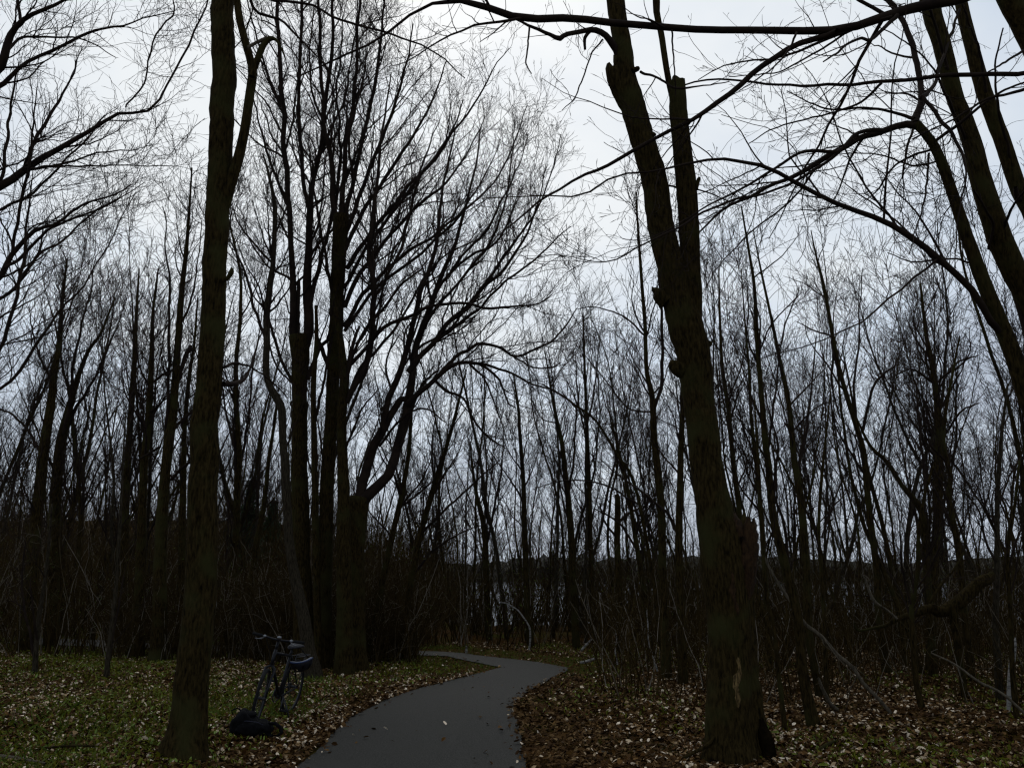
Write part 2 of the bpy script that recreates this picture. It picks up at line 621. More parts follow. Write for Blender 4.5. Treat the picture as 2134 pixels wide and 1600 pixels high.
def traced_tree(label, D, trunk, limbs=(), name='bare_tree', cat='tree', group=None, amp=.05, flare=.14, k=14, seg=.14, cp=None, bark='bark', dys=.4, top=.55, extra=None, base=None):
    """a tree whose trunk and limbs follow the photograph at its own distance D; crown twigs grow from them"""
    NT[0] += 1
    rng = np.random.default_rng(1000 + NT[0])
    cp = dict(cp or {})
    tp = parse(trunk, D)
    if base is not None:
        tp = np.concatenate([[[base[0], base[1], gz1(*base) - .05, tp[0, 3] * 1.15]], tp])
    elif tp[0, 2] > .1:
        tp = np.concatenate([[[tp[0, 0], tp[0, 1], gz1(tp[0, 0], tp[0, 1]) - .05, tp[0, 3] * 1.1]], tp])
    else:
        tp[0, 2] = min(tp[0, 2], gz1(tp[0, 0], tp[0, 1])) - .08
    root = empty(name, (tp[0, 0], tp[0, 1], gz1(tp[0, 0], tp[0, 1])))
    tag(root, label, cat, group)
    G = Geo()
    TP, TR = trunk_geo(rng, G, tp, seg, k, amp, flare)
    tob = put(G.build('trunk', M[bark]), root)
    C = Geo()
    lp = []
    for l in limbs:
        dyv = None
        thick = True
        if isinstance(l, tuple):
            l, dyv = l
        if dyv is None:
            dyv = rng.uniform(-dys, dys) * 3
        lp.append(parse(l, D, dyv))
    if lp:
        LP, LR = resample_many(rng, lp, 30)
        LR = LR * cp.get('lw', 1.0)
        C.tubes(LP, LR, 8, np.stack([bumpy(rng, 30, 8, .06)[0] for _ in lp]))
    n = 30
    i0 = int(len(TP) * top)
    up = resample(np.c_[TP[i0:], TR[i0:]], n)
    if cp.get('trunk', 1):
        b1 = spawn(rng, up[None, :, :3], up[None, :, 3], cp.get('dt', 2.5), 0, 1, .7, cp.get('lta', .6), cp.get('ltb', 2.2), .5, 14, .12, .07, .004)
        C.tubes(b1[0], b1[1], 6)
        crown(rng, C, b1[0], b1[1], cp)
    if lp:
        crown(rng, C, LP, LR, cp)
    put(C.build('crown', M['twig']), root)
    if extra:
        extra(tob, TP, TR, rng)
    return root


def stub(root, pts, D, bark='bark', name='broken_stub', k=10, amp=.12, jag=True):
    rng = np.random.default_rng(sum(map(ord, pts)))
    q = parse(pts, D)
    G = Geo()
    n = max(8, len(q) * 4)
    Q = resample(q, n)
    rr = bumpy(rng, n, k, amp)
    P = Q[:, :3]; R = Q[:, 3]
    P = np.concatenate([P, P[-1:] - (P[-1:] - P[-2:-1]) * .4]); R = np.r_[R, R[-1] * .05]
    rr = np.concatenate([rr, rr[:, -1:]], 1)
    m0 = G.n
    G.tubes(P[None], R[None], k, rr)
    if jag:   # a torn, uneven end
        V = G.v[-1].reshape(n + 1, k, 3)
        V[n - 1, :, 2] += rng.uniform(-.6, 1.9, k) * R[n - 1]
        V[n - 2, :, 2] += rng.uniform(-.5, .8, k) * R[n - 1]
    return put(G.build(name, M[bark]), root)


def patch(root, TP, TR, h0, h1, ang0, ang1, mname, pname, rng, push=1.06):
    """a torn patch of bare wood lying on the bark, between heights h0..h1"""
    G = Geo()
    nn, kk = 26, 9
    hs = np.linspace(h0, h1, nn)
    V = []
    for i, h in enumerate(hs):
        c = np.array([np.interp(h, TP[:, 2], TP[:, c]) for c in range(3)])
        r = np.interp(h, TP[:, 2], TR) * push
        wv = math.sin(math.pi * i / (nn - 1)) ** .5
        mid = (ang0 + ang1) / 2 + .05 * math.sin(i * .33 + 1)
        hw = (ang1 - ang0) / 2 * wv * (.75 + .3 * math.sin(i * .55) + .25 * rng.random())
        e0, e1 = rng.uniform(.7, 1.15, 2)
        for j in range(kk):
            q_ = 2 * j / (kk - 1) - 1
            a = mid + hw * q_ * (e0 if q_ < 0 else e1)
            edge = 1 - (2 * j / (kk - 1) - 1) ** 4
            rr = r * (.93 + .07 * edge) + rng.normal(0, .002)
            V.append((c[0] + rr * math.cos(a), c[1] + rr * math.sin(a), h))
    F = [(i * kk + j, i * kk + j + 1, (i + 1) * kk + j + 1, (i + 1) * kk + j) for i in range(nn - 1) for j in range(kk - 1)]
    G.add(V, F)
    return put(G.build(pname, M[mname]), root)


# ------------------------------------------------------------------ the traced trees
FG = dict(d1=2.6, l1a=.5, l1b=2.1, d2=4.6, l2a=.2, l2b=.9, d3=5.5, l3a=.06, l3b=.28, rmin=.0022, up=.03, d0=1.5, bud=1.8, w1=.12)
FAN = dict(d1=3.8, l1a=.7, l1b=3.4, d2=6.5, l2a=.3, l2b=1.3, d3=8.0, l3a=.12, l3b=.48, rmin=.0029, rf=.42, up=.07, d0=2.2, a1=.62, bud=1.5, lw=.82)


# A - the tall trunk beside the bicycle
def extraA(root, TP, TR, rng):
    D = 8.75
    G = Geo()
    q = resample(parse("466,450,16 480,385,24 497,330,22 510,270,20 521,195,19 527,147,19 518,112,16 508,75,16 497,26,15 490,-40,14 470,-200,9", D, -.3), 40)
    G.tubes(q[None, :, :3], q[None, :, 3], 10, bumpy(rng, 40, 10, .07))
    q = resample(parse("525,160,13 542,110,14 551,92,13 560,82,12 573,82,7 585,99,4 592,114,3.5 595,123,2", D - .3), 26)
    G.tubes(q[None, :, :3], q[None, :, 3], 8, bumpy(rng, 26, 8, .1))
    put(G.build('limb', M['bark']), root)
    stub(root, "516,100,7 533,90,7 546,84,8 556,79,6", D - .32, 'deadwood', 'dead_branch', 6)
    stub(root, "462,585,12 474,580,9 482,568,11 484,560,6", D - .1, 'bark', 'broken_stub', 8)


traced_tree('tall thick mossy trunk left of the path, nearest the bicycle, forking high up', 8.75,
            "384,1556,88 392,1500,74 402,1400,68 410,1300,66 419,1200,64 422,1100,60 424,950,57 434,800,52 441,700,50 446,600,48 455,400,48 461,300,48 465,200,49 465,100,47 464,0,45 462,-150,40 455,-400,25",
            [("464,-120,10 520,-60,7 527,18,6 560,35,6 590,45,5 630,85,4 680,140,3 720,190,2", .8),
             ("464,-100,10 540,-15,7 600,4,6 650,12,5 700,40,5 760,55,5 840,78,4 920,120,3 970,165,2", 1.2),
             ("466,800,10 490,800,10 505,790,7 520,770,5 530,740,4 545,690,2", 1.0),
             ("468,765,7 490,757,6 520,765,4 560,790,3 600,830,2", 1.2)],
            amp=.035, flare=.18, k=22, seg=.07, cp=dict(FG, trunk=0), extra=extraA)


# B - big forked tree right of the path, rotten at the foot
def extraB(root, TP, TR, rng):
    D = 8.75
    G = Geo()
    q = resample(parse("1447,720,30 1445,620,38 1440,560,40 1436,460,42 1430,380,42 1421,300,38 1414,230,37 1413,190,33 1414,166,27", D, -.1), 60)
    P = np.concatenate([q[:, :3], q[-1:, :3] - np.array([[0, 0, .02]])]); R = np.r_[q[:, 3], q[-1, 3] * .05]
    b = bumpy(rng, 61, 14, .05)
    G.tubes(P[None], R[None], 14, b)
    V = G.v[-1].reshape(61, 14, 3); V[59, :, 2] += rng.uniform(-.02, .04, 14)
    put(G.build('stem', M['bark']), root)
    G = Geo()
    q = resample(parse("1411,240,14 1402,205,14 1392,160,13 1384,110,13 1378,70,13 1369,30,14 1368,0,16 1362,-120,14 1350,-300,8", D - .1), 30)
    G.tubes(q[None, :, :3], q[None, :, 3], 9, bumpy(rng, 30, 9, .06))
    put(G.build('stem', M['bark']), root)
    stub(root, "1315,230,36 1296,195,36 1283,165,34 1275,147,26", D, 'bark', 'broken_stub', 12, .1)
    stub(root, "1305,150,26 1290,130,24 1286,122,16", D, 'bark', 'broken_stub', 8, .15)
    stub(root, "1390,630,40 1374,615,30 1366,606,16 1358,604,5", D, 'bark', 'burl', 10, .15)
    stub(root, "1425,770,44 1410,765,32 1402,758,18 1397,770,8", D, 'bark', 'burl', 10, .15)
    stub(root, "1318,148,12 1328,144,11 1332,142,7", D - .1, 'bark', 'burl', 7, .15, False)
    stub(root, "1350,280,12 1362,280,10 1367,282,5", D - .1, 'bark', 'burl', 7, .15, False)
    stub(root, "1450,395,10 1456,372,8 1455,370,5", D - .1, 'bark', 'burl', 7, .15, False)
    stub(root, "1462,720,26 1478,716,16 1483,714,8", D, 'bark', 'burl', 8, .12, False)
    # rotten second stem, snapped off
    stub(root, "1564,1620,110 1550,1500,88 1540,1400,78 1535,1300,76 1532,1220,72 1538,1165,64 1548,1130,54 1557,1108,42 1563,1092,28", D + .03, 'bark', 'rotten_stem', 20, .2)
    stub(root, "1550,1260,20 1556,1200,34 1560,1150,36 1562,1118,30 1566,1092,16", D - .06, 'rotwood', 'rotten_seam', 10, .35)
    stub(root, "1500,1060,30 1516,1080,36 1532,1108,40 1540,1135,30", D - .05, 'rotwood', 'rotten_seam', 10, .3)
    stub(root, "1598,1640,40 1600,1570,34 1592,1525,24 1586,1500,8", D - .1, 'hollow_shade', 'hollow_shade_buttress', 10, .3)  # solid buttress, coloured near black to paint the shaded cavity at the foot
    patch(root, TP, TR, .55, 1.02, -1.68, -1.26, 'barewood', 'bare_wood', rng)
    patch(root, TP, TR, 1.42, 1.85, -1.62, -1.3, 'rotwood', 'bare_wood', rng)


traced_tree('large leaning forked tree with a rotten snapped stem, right of the path in front', 8.75,
            "1520,1590,104 1520,1500,92 1521,1400,88 1518,1300,88 1508,1200,90 1496,1120,84 1487,1060,74 1477,1000,68 1466,900,64 1455,820,64 1447,750,68 1432,690,72 1420,640,66 1408,600,58 1383,500,54 1366,400,53 1342,300,50 1318,220,50 1304,160,42 1300,110,37 1292,60,36 1283,0,37 1270,-120,33 1240,-350,18",
            [("1288,120,16 1278,95,15 1263,76,13 1236,64,12 1210,66,10 1180,72,10 1164,84,11 1149,72,8 1105,55,6 1066,40,4 1030,65,2.5 1000,90,1.5", -.5),
             ("1103,57,4 1100,96,3.5 1096,131,3 1107,153,2", -.4),
             ("1230,64,8 1219,80,7 1219,104,5", .1),
             ("1256,83,4 1232,114,3 1210,175,3 1192,210,2.4 1171,230,1.5", -.5),
             ("1335,150,6 1370,162,5 1410,184,5 1460,180,3 1520,170,2", -.6),
             ("1366,380,5 1410,390,4 1470,400,3 1540,430,2", .8)],
            amp=.05, flare=.3, k=24, seg=.06, cp=dict(FG, trunk=0, d1=1.2), extra=extraB)

# C - trees at the right edge, leaning left, and their long arching boughs
RC = dict(FG, d1=3.6, l1b=2.8, d2=5.0, d3=6.0, trunk=0, rf=.45)
traced_tree('slim leaning tree at the right edge whose bough arches low over the wood', 8.4,
            "2330,1600,60 2290,1350,48 2230,1080,42 2175,920,38 2140,830,35 2110,735,33 2075,650,30 2040,560,27 2010,480,24 1980,390,21 1950,310,19 1930,280,18 1910,258,18",
            [("2093,700,15 2069,669,14 2025,604,14 1972,555,13 1915,507,13 1850,464,12 1762,424,10 1675,389,9 1587,350,8 1525,337,7 1481,335,6 1416,341,5 1324,361,4 1219,396,4 1153,407,3 1000,415,2", -1.2),
             ("1912,262,18 1885,262,15 1860,268,14 1810,282,13 1770,300,13 1720,330,12 1650,370,9 1560,410,7 1500,445,5 1440,500,3 1380,545,2", .9),
             ("1840,272,9 1800,274,8 1780,285,8 1750,315,8 1700,313,7 1650,330,6 1560,385,5 1490,420,4 1440,450,3 1350,500,2", -.6),
             ("1745,320,7 1690,360,6 1600,400,5 1481,433,5 1394,486,4 1284,540,3 1227,543,2 1168,532,1.5", -1.2),
             ("1908,258,17 1912,235,15 1922,205,14 1918,170,12 1905,110,12 1890,60,11 1868,20,10 1830,-10,9 1760,-60,6", .8),
             ("1920,205,9 1945,180,8 1958,140,7 1975,90,6 2000,20,5", 1.2),
             ("1905,248,8 1870,236,6 1800,225,5 1740,230,4 1690,215,3 1640,190,2", .5),
             ("1922,200,8 1960,250,8 1985,285,7 2005,320,6 2012,370,4 1998,450,3 1990,560,2", -.8),
             ("1945,296,7 1990,265,7 2040,225,6 2090,190,5 2140,170,4", -.7),
             ("1903,270,5 1890,310,5 1880,370,4 1885,340,3", -.4),
             ("1936,320,5 1930,400,4 1915,460,3 1895,530,2", -.7),
             ("1960,335,4 1900,345,4 1830,322,3 1740,320,2", 1.),
             ("1950,310,5 1900,325,5 1860,350,4 1840,380,4 1825,400,3 1800,420,2", .9)],
            amp=.04, k=14, cp=RC)
traced_tree('thickest of the leaning trunks at the upper right corner, behind the arching bough', 9.4,
            "2480,1560,80 2400,1300,66 2300,1000,56 2200,760,50 2140,620,50 2084,500,50 2052,400,44 2025,300,38 1992,200,34 1964,100,35 1936,0,37 1905,-120,30 1860,-300,16",
            [("2105,560,20 2122,620,20 2145,700,20 2180,800,18", .1),
             ("1985,175,8 1962,100,7 1945,40,6 1930,0,5", -.6),
             ("2020,305,6 1995,250,6 1975,205,6 1950,150,4 1900,95,3 1830,55,2", -1.),
             ("2085,495,6 2110,430,5 2150,380,4", -.8),
             ("2060,520,5 2070,470,6 2056,440,5 2030,395,4", -.5),
             ("2050,560,5 1990,540,4 1900,545,3 1850,525,2", -1.0)],
            amp=.035, k=16, cp=dict(RC, d1=1.0))
traced_tree('straight leaning trunk rightmost of those crossing the upper right corner', 10.2,
            "2560,1530,70 2450,1250,56 2330,900,46 2230,640,38 2150,450,33 2125,400,32 2093,300,31 2054,200,31 2026,100,27 2001,0,24 1970,-140,20 1930,-300,12",
            [("2060,215,7 2050,160,6 2040,100,5 2020,50,4 2000,0,4", -.8),
             ("2112,355,8 2098,300,6 2085,250,6 2078,200,5 2073,130,4 2090,60,3", -.9),
             ("2130,420,10 2120,410,12 2116,390,8", -.2)],
            amp=.035, k=14, cp=dict(RC, d1=1.0))
traced_tree('dark tree at the very top right sending a long level bough across the sky', 7.6,
            "2520,1640,110 2440,1200,92 2340,700,78 2240,300,62 2180,140,54 2134,50,46 2104,0,44 2050,-120,36 1990,-300,20",
            [("2140,40,24 2080,-25,24 2000,0,24 1950,10,22 1870,32,20 1790,58,17 1730,68,16 1650,68,15 1550,68,14 1450,66,14 1350,58,14 1250,42,14 1150,38,15 1075,32,15 1000,12,13 934,0,9 903,18,6 807,70,5 719,109,4 619,157,3", .5),
             ("1745,66,13 1730,70,13 1680,90,12 1600,130,12 1500,210,11 1440,250,9 1380,280,8 1300,330,8 1200,375,6 1100,440,4 1030,490,2", 1.0),
             ("2170,130,12 2134,155,10 2000,160,9 1900,168,8 1800,173,7 1700,180,6 1620,180,5 1500,167,4 1400,180,3", 1.1),
             ("1838,173,6 1795,212,5 1720,240,4 1620,265,3 1560,300,2", .6),
             ("1870,32,9 1820,80,7 1790,80,6 1750,105,5 1715,130,3", -.5),
             ("1860,35,7 1780,60,5 1700,110,4 1620,150,3 1520,160,2", .9),
             ("2185,150,9 2150,180,8 2100,195,6 2040,215,5 1985,250,4 1900,290,3", .5),
             ("2160,90,6 2110,120,5 2080,140,4 2060,150,3", -.6),
             ("934,2,6 960,-20,5 900,-50,4", .3),
             ("1400,62,4 1405,140,3 1408,200,2", .3),
             ("1660,68,5 1640,110,4 1600,150,3 1540,190,2", -.4)],
            amp=.04, k=14, cp=dict(RC, d1=1.2))

# L - tree outside the left edge, its boughs reach in
traced_tree('spreading tree at the left edge whose boughs sweep up across the sky', 9.6,
            "-330,1560,110 -290,1200,92 -270,900,80 -250,600,70 -215,300,54 -170,60,40 -130,-200,24",
            [("-235,420,26 -120,280,24 -30,165,24 0,136,20 22,74,16 44,48,12 87,18,9 150,-5,6 210,-40,4", -.6),
             ("44,48,8 38,10,7 34,-30,6", .0),
             ("-225,360,20 -120,250,16 -40,200,14 0,179,12 44,144,9 96,114,8 162,81,7 197,66,6 262,55,4 306,37,3 367,26,2", .6),
             ("0,138,8 26,92,7 57,77,6 100,79,5 157,79,4 200,95,3 240,120,2", .8),
             ("-258,620,30 -150,480,26 -40,410,22 0,385,20 57,346,17 122,310,13 184,267,10 236,234,8 315,227,6 350,175,5 380,114,5 398,87,5 424,9,4 440,-40,4", .3),
             ("262,224,4 272,207,4 300,175,4 315,105,4 337,52,4 362,32,4 362,0,3", .7),
             ("57,346,9 65,310,8 85,270,8 110,230,7 150,160,4 170,100,2", .8),
             ("50,350,8 90,350,6 140,348,5 200,345,4 280,346,3 370,347,2", -.7),
             ("-262,800,24 -120,690,20 -30,600,18 0,570,15 26,525,12 70,481,10 122,463,7 166,430,6 245,407,4 275,385,3", .2),
             ("26,525,8 40,440,7 60,340,6 70,250,4 78,180,2", -.5),
             ("10,560,8 50,530,8 100,480,6 170,450,5 240,420,3 300,380,2", .9),
             ("-264,950,16 -100,860,12 0,810,8 49,765,8 82,708,7 112,664,6 150,622,5 190,570,4 240,480,3 280,400,2", .4),
             ("-264,1000,14 -80,800,10 0,727,9 19,675,9 30,630,8 39,577,8 50,520,7 60,440,5 66,380,3", -.3),
             ("-20,420,8 5,360,8 15,280,7 25,200,5 40,130,3", .5),
             ("-10,440,7 30,420,7 70,400,6 130,340,5 180,290,4 220,240,2", 1.2),
             ("-30,640,9 30,600,8 80,530,7 130,500,5 200,440,4 250,410,2", 1.4)],
            cp=dict(FAN, d1=5.0, rmin=.0021, trunk=0, l1b=2.2, up=.05, l2b=.9, d2=7, d3=8, lw=.85), amp=.04)

# M - the cluster of big trees left of the bend
traced_tree('crooked grey trunk just behind the bicycle with an elbow at mid height', 15.5,
            "655,1400,36 645,1360,30 633,1283,27 618,1215,24 604,1133,20 598,1050,19 594,975,18 589,918,16 587,850,17 572,822,16 560,800,14 554,769,14 556,712,14 556,656,14 563,590,12 569,547,11 573,437,9 560,363,6 548,320,3",
            [("588,850,8 584,832,5 583,822,3", .0), ("556,712,8 530,640,7 515,580,6 490,520,4 470,490,2", .4),
             ("592,940,6 604,915,5 612,880,3", .2), ("570,550,6 540,520,5 500,470,4 480,420,2", -.5),
             ("572,490,5 590,450,4 605,410,2", .5), ("562,370,4 575,320,3 580,260,2", .4),
             ("556,700,5 575,760,5 600,790,4 612,800,4", .2)],
            cp=FAN, bark='bark_grey', amp=.05)
traced_tree('straight twin-stemmed trunk behind the bicycle, splitting above mid height', 17.0,
            "638,1395,50 632,1300,42 631,1200,40 627,1100,37 624,1000,34 623,900,31 624,800,31 626,740,38 622,700,40",
            [("614,720,22 612,690,20 611,600,17 605,500,14 599,400,14 590,300,13 586,200,12 583,100,10 579,0,9 570,-120,5", -.3),
             ("636,720,26 642,680,26 643,600,23 642,500,18 645,430,18 650,400,13 662,330,12 672,250,11 683,180,10 690,100,9 690,0,7 695,-100,4", .4),
             ("645,440,12 634,380,10 627,330,10 622,230,9 626,130,8 628,0,7 632,-100,4", -.6),
             ("621,710,11 621,650,10 622,600,10 622,586,9", .0),
             ("646,640,12 655,590,12 668,545,11 680,500,9 690,460,8 700,400,6 712,320,5 725,220,3", .8),
             ("586,220,7 560,160,6 530,60,4 515,0,3", .5),
             ("600,430,8 575,370,7 555,310,6 535,240,4 520,150,2", -.8),
             ("592,320,6 610,250,5 618,180,4 630,100,2", .9),
             ("660,340,7 690,270,6 720,200,5 735,100,4 745,0,2", .8),
             ("672,250,6 650,190,5 645,110,4 655,20,3", -.8),
             ("612,800,9 590,760,8 570,700,7 555,650,5 520,610,3", -.5),
             ("640,790,12 655,750,12 670,720,10 690,700,9 710,650,6 730,560,4", .6)],
            cp=dict(FAN, trunk=0), amp=.045, flare=.1)
traced_tree('slender dark stem between two thick trunks left of the bend, snapped at its tip', 16.6,
            "664,1395,17 660,1200,15 657,1050,14 655,937,13 653,862,11 654,787,11 659,712,9 659,637,6",
            [("656,880,8 668,830,7 680,770,6 692,700,4", .3), ("657,1000,6 645,970,5 640,940,3", .2)], cp=dict(FAN, d1=1.2, trunk=0), amp=.04)
traced_tree('thick straight trunk left of the bend that opens into many upswept limbs', 17.2,
            "675,1395,44 675,1300,36 677,1200,31 680,1100,30 684,1000,29 690,900,27 694,800,27 700,700,28 704,600,29 709,500,32 712,450,34",
            [("704,470,16 694,400,13 688,330,12 675,250,10 668,150,9 666,0,7 660,-100,4", -.5),
             ("712,460,16 716,380,13 722,300,12 735,200,10 742,100,8 748,0,6 755,-90,3", .3),
             ("716,470,14 732,400,12 745,330,11 762,250,10 780,180,9 792,90,7 800,0,5 808,-80,3", .9),
             ("718,490,12 745,420,11 775,340,10 800,280,9 830,200,7 850,120,5 862,50,3", -.7),
             ("720,520,12 755,450,11 790,390,10 830,330,9 870,270,7 905,200,5 930,130,3", 1.1),
             ("722,560,12 760,500,11 810,440,10 850,390,9 900,340,7 940,280,5 965,210,3", -.2),
             ("718,640,12 750,570,12 790,520,10 830,470,9 880,420,8 930,380,6 980,310,4 1010,240,2", .7),
             ("716,680,11 760,610,11 800,570,10 850,525,9 905,490,7 960,440,6 1005,380,4 1040,300,2", 1.3),
             ("690,780,12 668,720,10 655,690,4", .2),
             ("718,690,10 780,610,9 850,550,8 930,480,7 1000,410,5 1060,320,4 1100,220,2", .9),
             ("716,600,10 790,480,9 870,370,8 950,270,6 1010,180,4 1060,100,2", -.6),
             ("700,640,9 682,560,8 670,480,7 655,400,5 645,320,3", -1.0),
             ("710,540,9 700,480,8 703,400,8 712,300,7 705,200,5 712,100,4 720,10,2", 1.4),
             ("735,380,7 728,300,6 740,230,5 760,150,4 765,60,2", -1.2)],
            cp=dict(FAN, trunk=0), amp=.05, flare=.15)
traced_tree('rough trunk crowded against its thick neighbour left of the bend', 16.2,
            "722,1400,44 718,1300,36 717,1200,32 716,1100,29 716,1000,24 712,920,20 713,850,20 717,780,18 714,740,15 708,700,14 700,640,9",
            [("722,840,14 740,800,16 755,780,16 770,735,16 777,675,15 777,600,14 774,503,12 785,394,9 790,330,7 800,240,5 815,150,3", .2),
             ("777,620,10 789,608,9 812,565,8 837,512,8 850,460,7 859,415,7 872,370,6 890,310,4 915,250,2", .8),
             ("721,769,11 762,727,10 800,682,10 856,656,9 912,637,8 970,632,7 1025,645,7 1085,637,5 1120,630,4 1152,612,3", -.5),
             ("724,830,9 745,780,9 775,740,8 820,690,7 860,620,6 900,560,5 950,520,4 1000,500,3", .7),
             ("720,800,9 735,740,8 760,690,8 800,640,7 840,590,6 880,560,4", -1.0),
             ("722,770,9 735,720,9 745,690,7 749,680,6", .2),
             ("718,940,7 735,900,6 755,850,5 790,810,3", -.5)],
            cp=dict(FAN, trunk=0), amp=.07, flare=.2)
traced_tree('broad fan-shaped tree leaning right over the bend with a low arching limb', 16.8,
            "735,1400,60 733,1300,54 732,1200,52 736,1120,50 742,1070,46 750,1035,40",
            [("748,1060,30 755,1012,26 764,975,25 777,937,24 800,889,22 818,860,18 837,830,17 849,838,14", .1),
             ("797,900,15 804,859,16 819,802,16 837,761,15 856,694,14 869,637,13 882,600,12 894,569,11 905,520,10 912,480,9 920,415,7 935,340,5 950,270,3", -.6),
             ("745,1060,34 774,1024,28 811,986,25 834,922,23 849,844,21 864,780,18 867,727,17 880,680,16 890,649,15 905,610,13 925,560,11 950,500,9 975,430,7 990,350,5 1000,270,3", .4),
             ("849,842,17 870,820,15 894,802,13 931,769,12 960,758,10 987,757,9 1025,762,7 1055,772,6 1100,795,5 1152,814,4 1200,847,3 1225,875,2", -.7),
             ("918,778,10 931,765,10 950,745,9 969,731,9 999,718,8 1044,724,7 1070,742,6 1115,727,6 1152,709,5 1186,667,4 1205,640,2", .8),
             ("850,775,14 870,745,14 905,712,13 931,675,12 969,641,11 1006,600,10 1050,560,8 1090,500,6 1120,430,4 1135,360,2", .2),
             ("1000,605,8 1060,520,7 1110,450,5 1150,360,3 1170,280,2", .3),
             ("905,715,8 950,680,8 1000,640,7 1060,585,6 1110,545,5 1150,510,4 1190,470,2", 1.2),
             ("880,690,9 920,630,8 960,580,7 1010,520,7 1040,460,5 1060,380,4 1070,300,2", -.9),
             ("890,645,8 930,580,7 985,530,7 1030,510,6 1060,460,4 1090,390,2", 1.0),
             ("940,565,7 975,520,6 1015,480,6 1045,420,5 1080,350,3 1100,280,2", -.4),
             ("835,930,9 860,850,8 880,800,6 915,770,4", .6),
             ("1000,757,8 1035,785,6 1050,815,5 1060,840,4 1075,850,3", -.3),
             ("905,790,8 930,815,7 965,830,6 985,870,5 1010,905,5 1040,925,4 1055,935,2", .5),
             ("1070,742,5 1110,765,4 1150,765,4 1170,755,2", .6),
             ("980,760,7 1010,790,5 1030,840,4 1045,880,3 1060,930,2", -.9),
             ("790,930,7 830,880,6 880,850,5 930,880,3", -.8)],
            cp=dict(FAN, trunk=0), amp=.06, flare=.2)

# P - dark woods on the left
PW = dict(FAN, d1=2.8, l1b=2.0, rmin=.0036, d3=5.5, d2=5.0)
traced_tree('slim straight tree third from the left edge of the dark wood', 22.0,
            "255,1366,17 262,1050,14 270,900,12 278,790,11 282,700,8 285,640,6 290,560,3", [], cp=dict(PW, dt=4), top=.35)
traced_tree('forked trunk left of the mossy tree, leaning slightly right', 19.5,
            "286,1372,30 290,1250,24 296,1087,18 300,975,16 307,900,14 313,825,12 317,712,9 319,650,6 330,560,3",
            [("315,800,7 340,780,6 365,768,4", .4), ("312,860,6 335,840,5 350,820,3", -.4)], cp=dict(PW, dt=4), top=.4)
traced_tree('stout tree beside the mossy trunk with a knob on its broken fork', 18.6,
            "328,1378,36 332,1250,28 336,1087,24 345,975,20 354,900,21 360,862,19 366,787,15 373,675,13 379,600,11 388,520,8 395,430,5 400,350,3",
            [("362,850,10 366,810,11 378,770,11 387,740,10 395,728,13 396,720,8", .2),
             ("352,905,9 349,892,8 351,787,8 352,675,7 353,600,6 348,520,4 340,430,2", -.4),
             ("360,895,9 375,880,8 405,855,7 440,845,4", .3), ("356,1000,8 385,970,7 420,950,5", -.5),
             ("335,930,6 310,945,5 285,960,3", .5), ("372,690,6 400,620,5 412,540,3 420,460,2", .5)], cp=dict(PW, dt=3.5), top=.4)
traced_tree('thin pole tree tucked against the left side of the mossy trunk', 20.5,
            "374,1368,17 378,1200,15 380,1087,14 382,975,12 384,900,9 395,780,7 405,712,5 412,620,3", [], cp=dict(PW, dt=4), top=.4)
traced_tree('broad dark tree near the left edge of the photo rising through the brush', 21.0,
            "50,1370,34 62,1250,30 75,1087,25 90,956,21 105,844,17 115,769,13 124,712,10 130,630,7 140,540,4",
            [("92,960,8 60,900,7 20,860,5 -20,850,3", .4), ("112,800,7 90,760,6 70,700,4 60,640,2", -.5)], cp=dict(PW, dt=4.5, l1b=2.2), top=.3)
traced_tree('multi-limbed tree leaning right, second from the left edge', 22.5,
            "106,1364,30 112,1150,25 118,1012,21 127,919,18 146,844,14 165,780,10 185,730,7 210,694,5 240,620,3",
            [("124,940,10 140,870,9 150,790,8 165,700,6 185,620,4 200,540,2", -.5), ("130,910,9 165,840,8 200,780,6 235,700,4 265,620,2", .7)],
            cp=dict(PW, dt=4.5, l1b=2.2), top=.3)
traced_tree('short pale-barked double sapling in the litter left of the mossy trunk', 14.8,
            "222,1412,11 228,1340,9 240,1250,8 246,1150,7 252,1050,5 256,960,4 262,860,2", [("226,1380,8 234,1330,7 240,1300,5 258,1200,4", .2)], name='sapling', cat='sapling', cp=dict(PW, dt=2.5, rmin=.003), bark='bark_grey', top=.5)
traced_tree('pale speckled sapling at the left edge, leaning and forked from the ground', 16.2,
            "74,1396,12 76,1350,10 82,1280,9 92,1220,8 100,1150,6 108,1050,4", [("75,1380,8 58,1300,6 46,1230,5 52,1130,3", .2), ("78,1340,6 70,1280,5 62,1200,3", -.4)], name='sapling', cat='sapling', cp=dict(PW, dt=3, rmin=.003), bark='bark_grey', top=.45)
traced_tree('leaning thin trunk behind the bicycle, slanting up to the right', 21.0,
            "505,1372,15 520,1250,13 535,1130,12 552,1040,10 560,960,8 572,880,6 580,820,4", [], cp=PW, top=.45)
traced_tree('slanting bare tree in front of the bend thicket, leaning right from the left verge', 19.0,
            "835,1385,18 850,1250,15 875,1120,13 905,1010,11 925,950,9 945,880,7 960,820,5 972,770,3",
            [("880,1110,7 930,1060,6 985,1010,5 1040,960,3", .5), ("860,1200,7 900,1150,6 960,1110,4 1020,1090,2", -.4), ("905,1010,6 900,940,5 905,880,3", .5)], cp=dict(PW, dt=3.5), top=.4)
traced_tree('thin leaning tree rising right beside the fan-shaped tree', 18.4,
            "770,1388,17 790,1250,14 815,1130,12 835,1040,11 850,960,9 856,880,7 860,800,4", [("830,1060,6 870,1030,5 905,1000,3", .6)], cp=PW, top=.4)

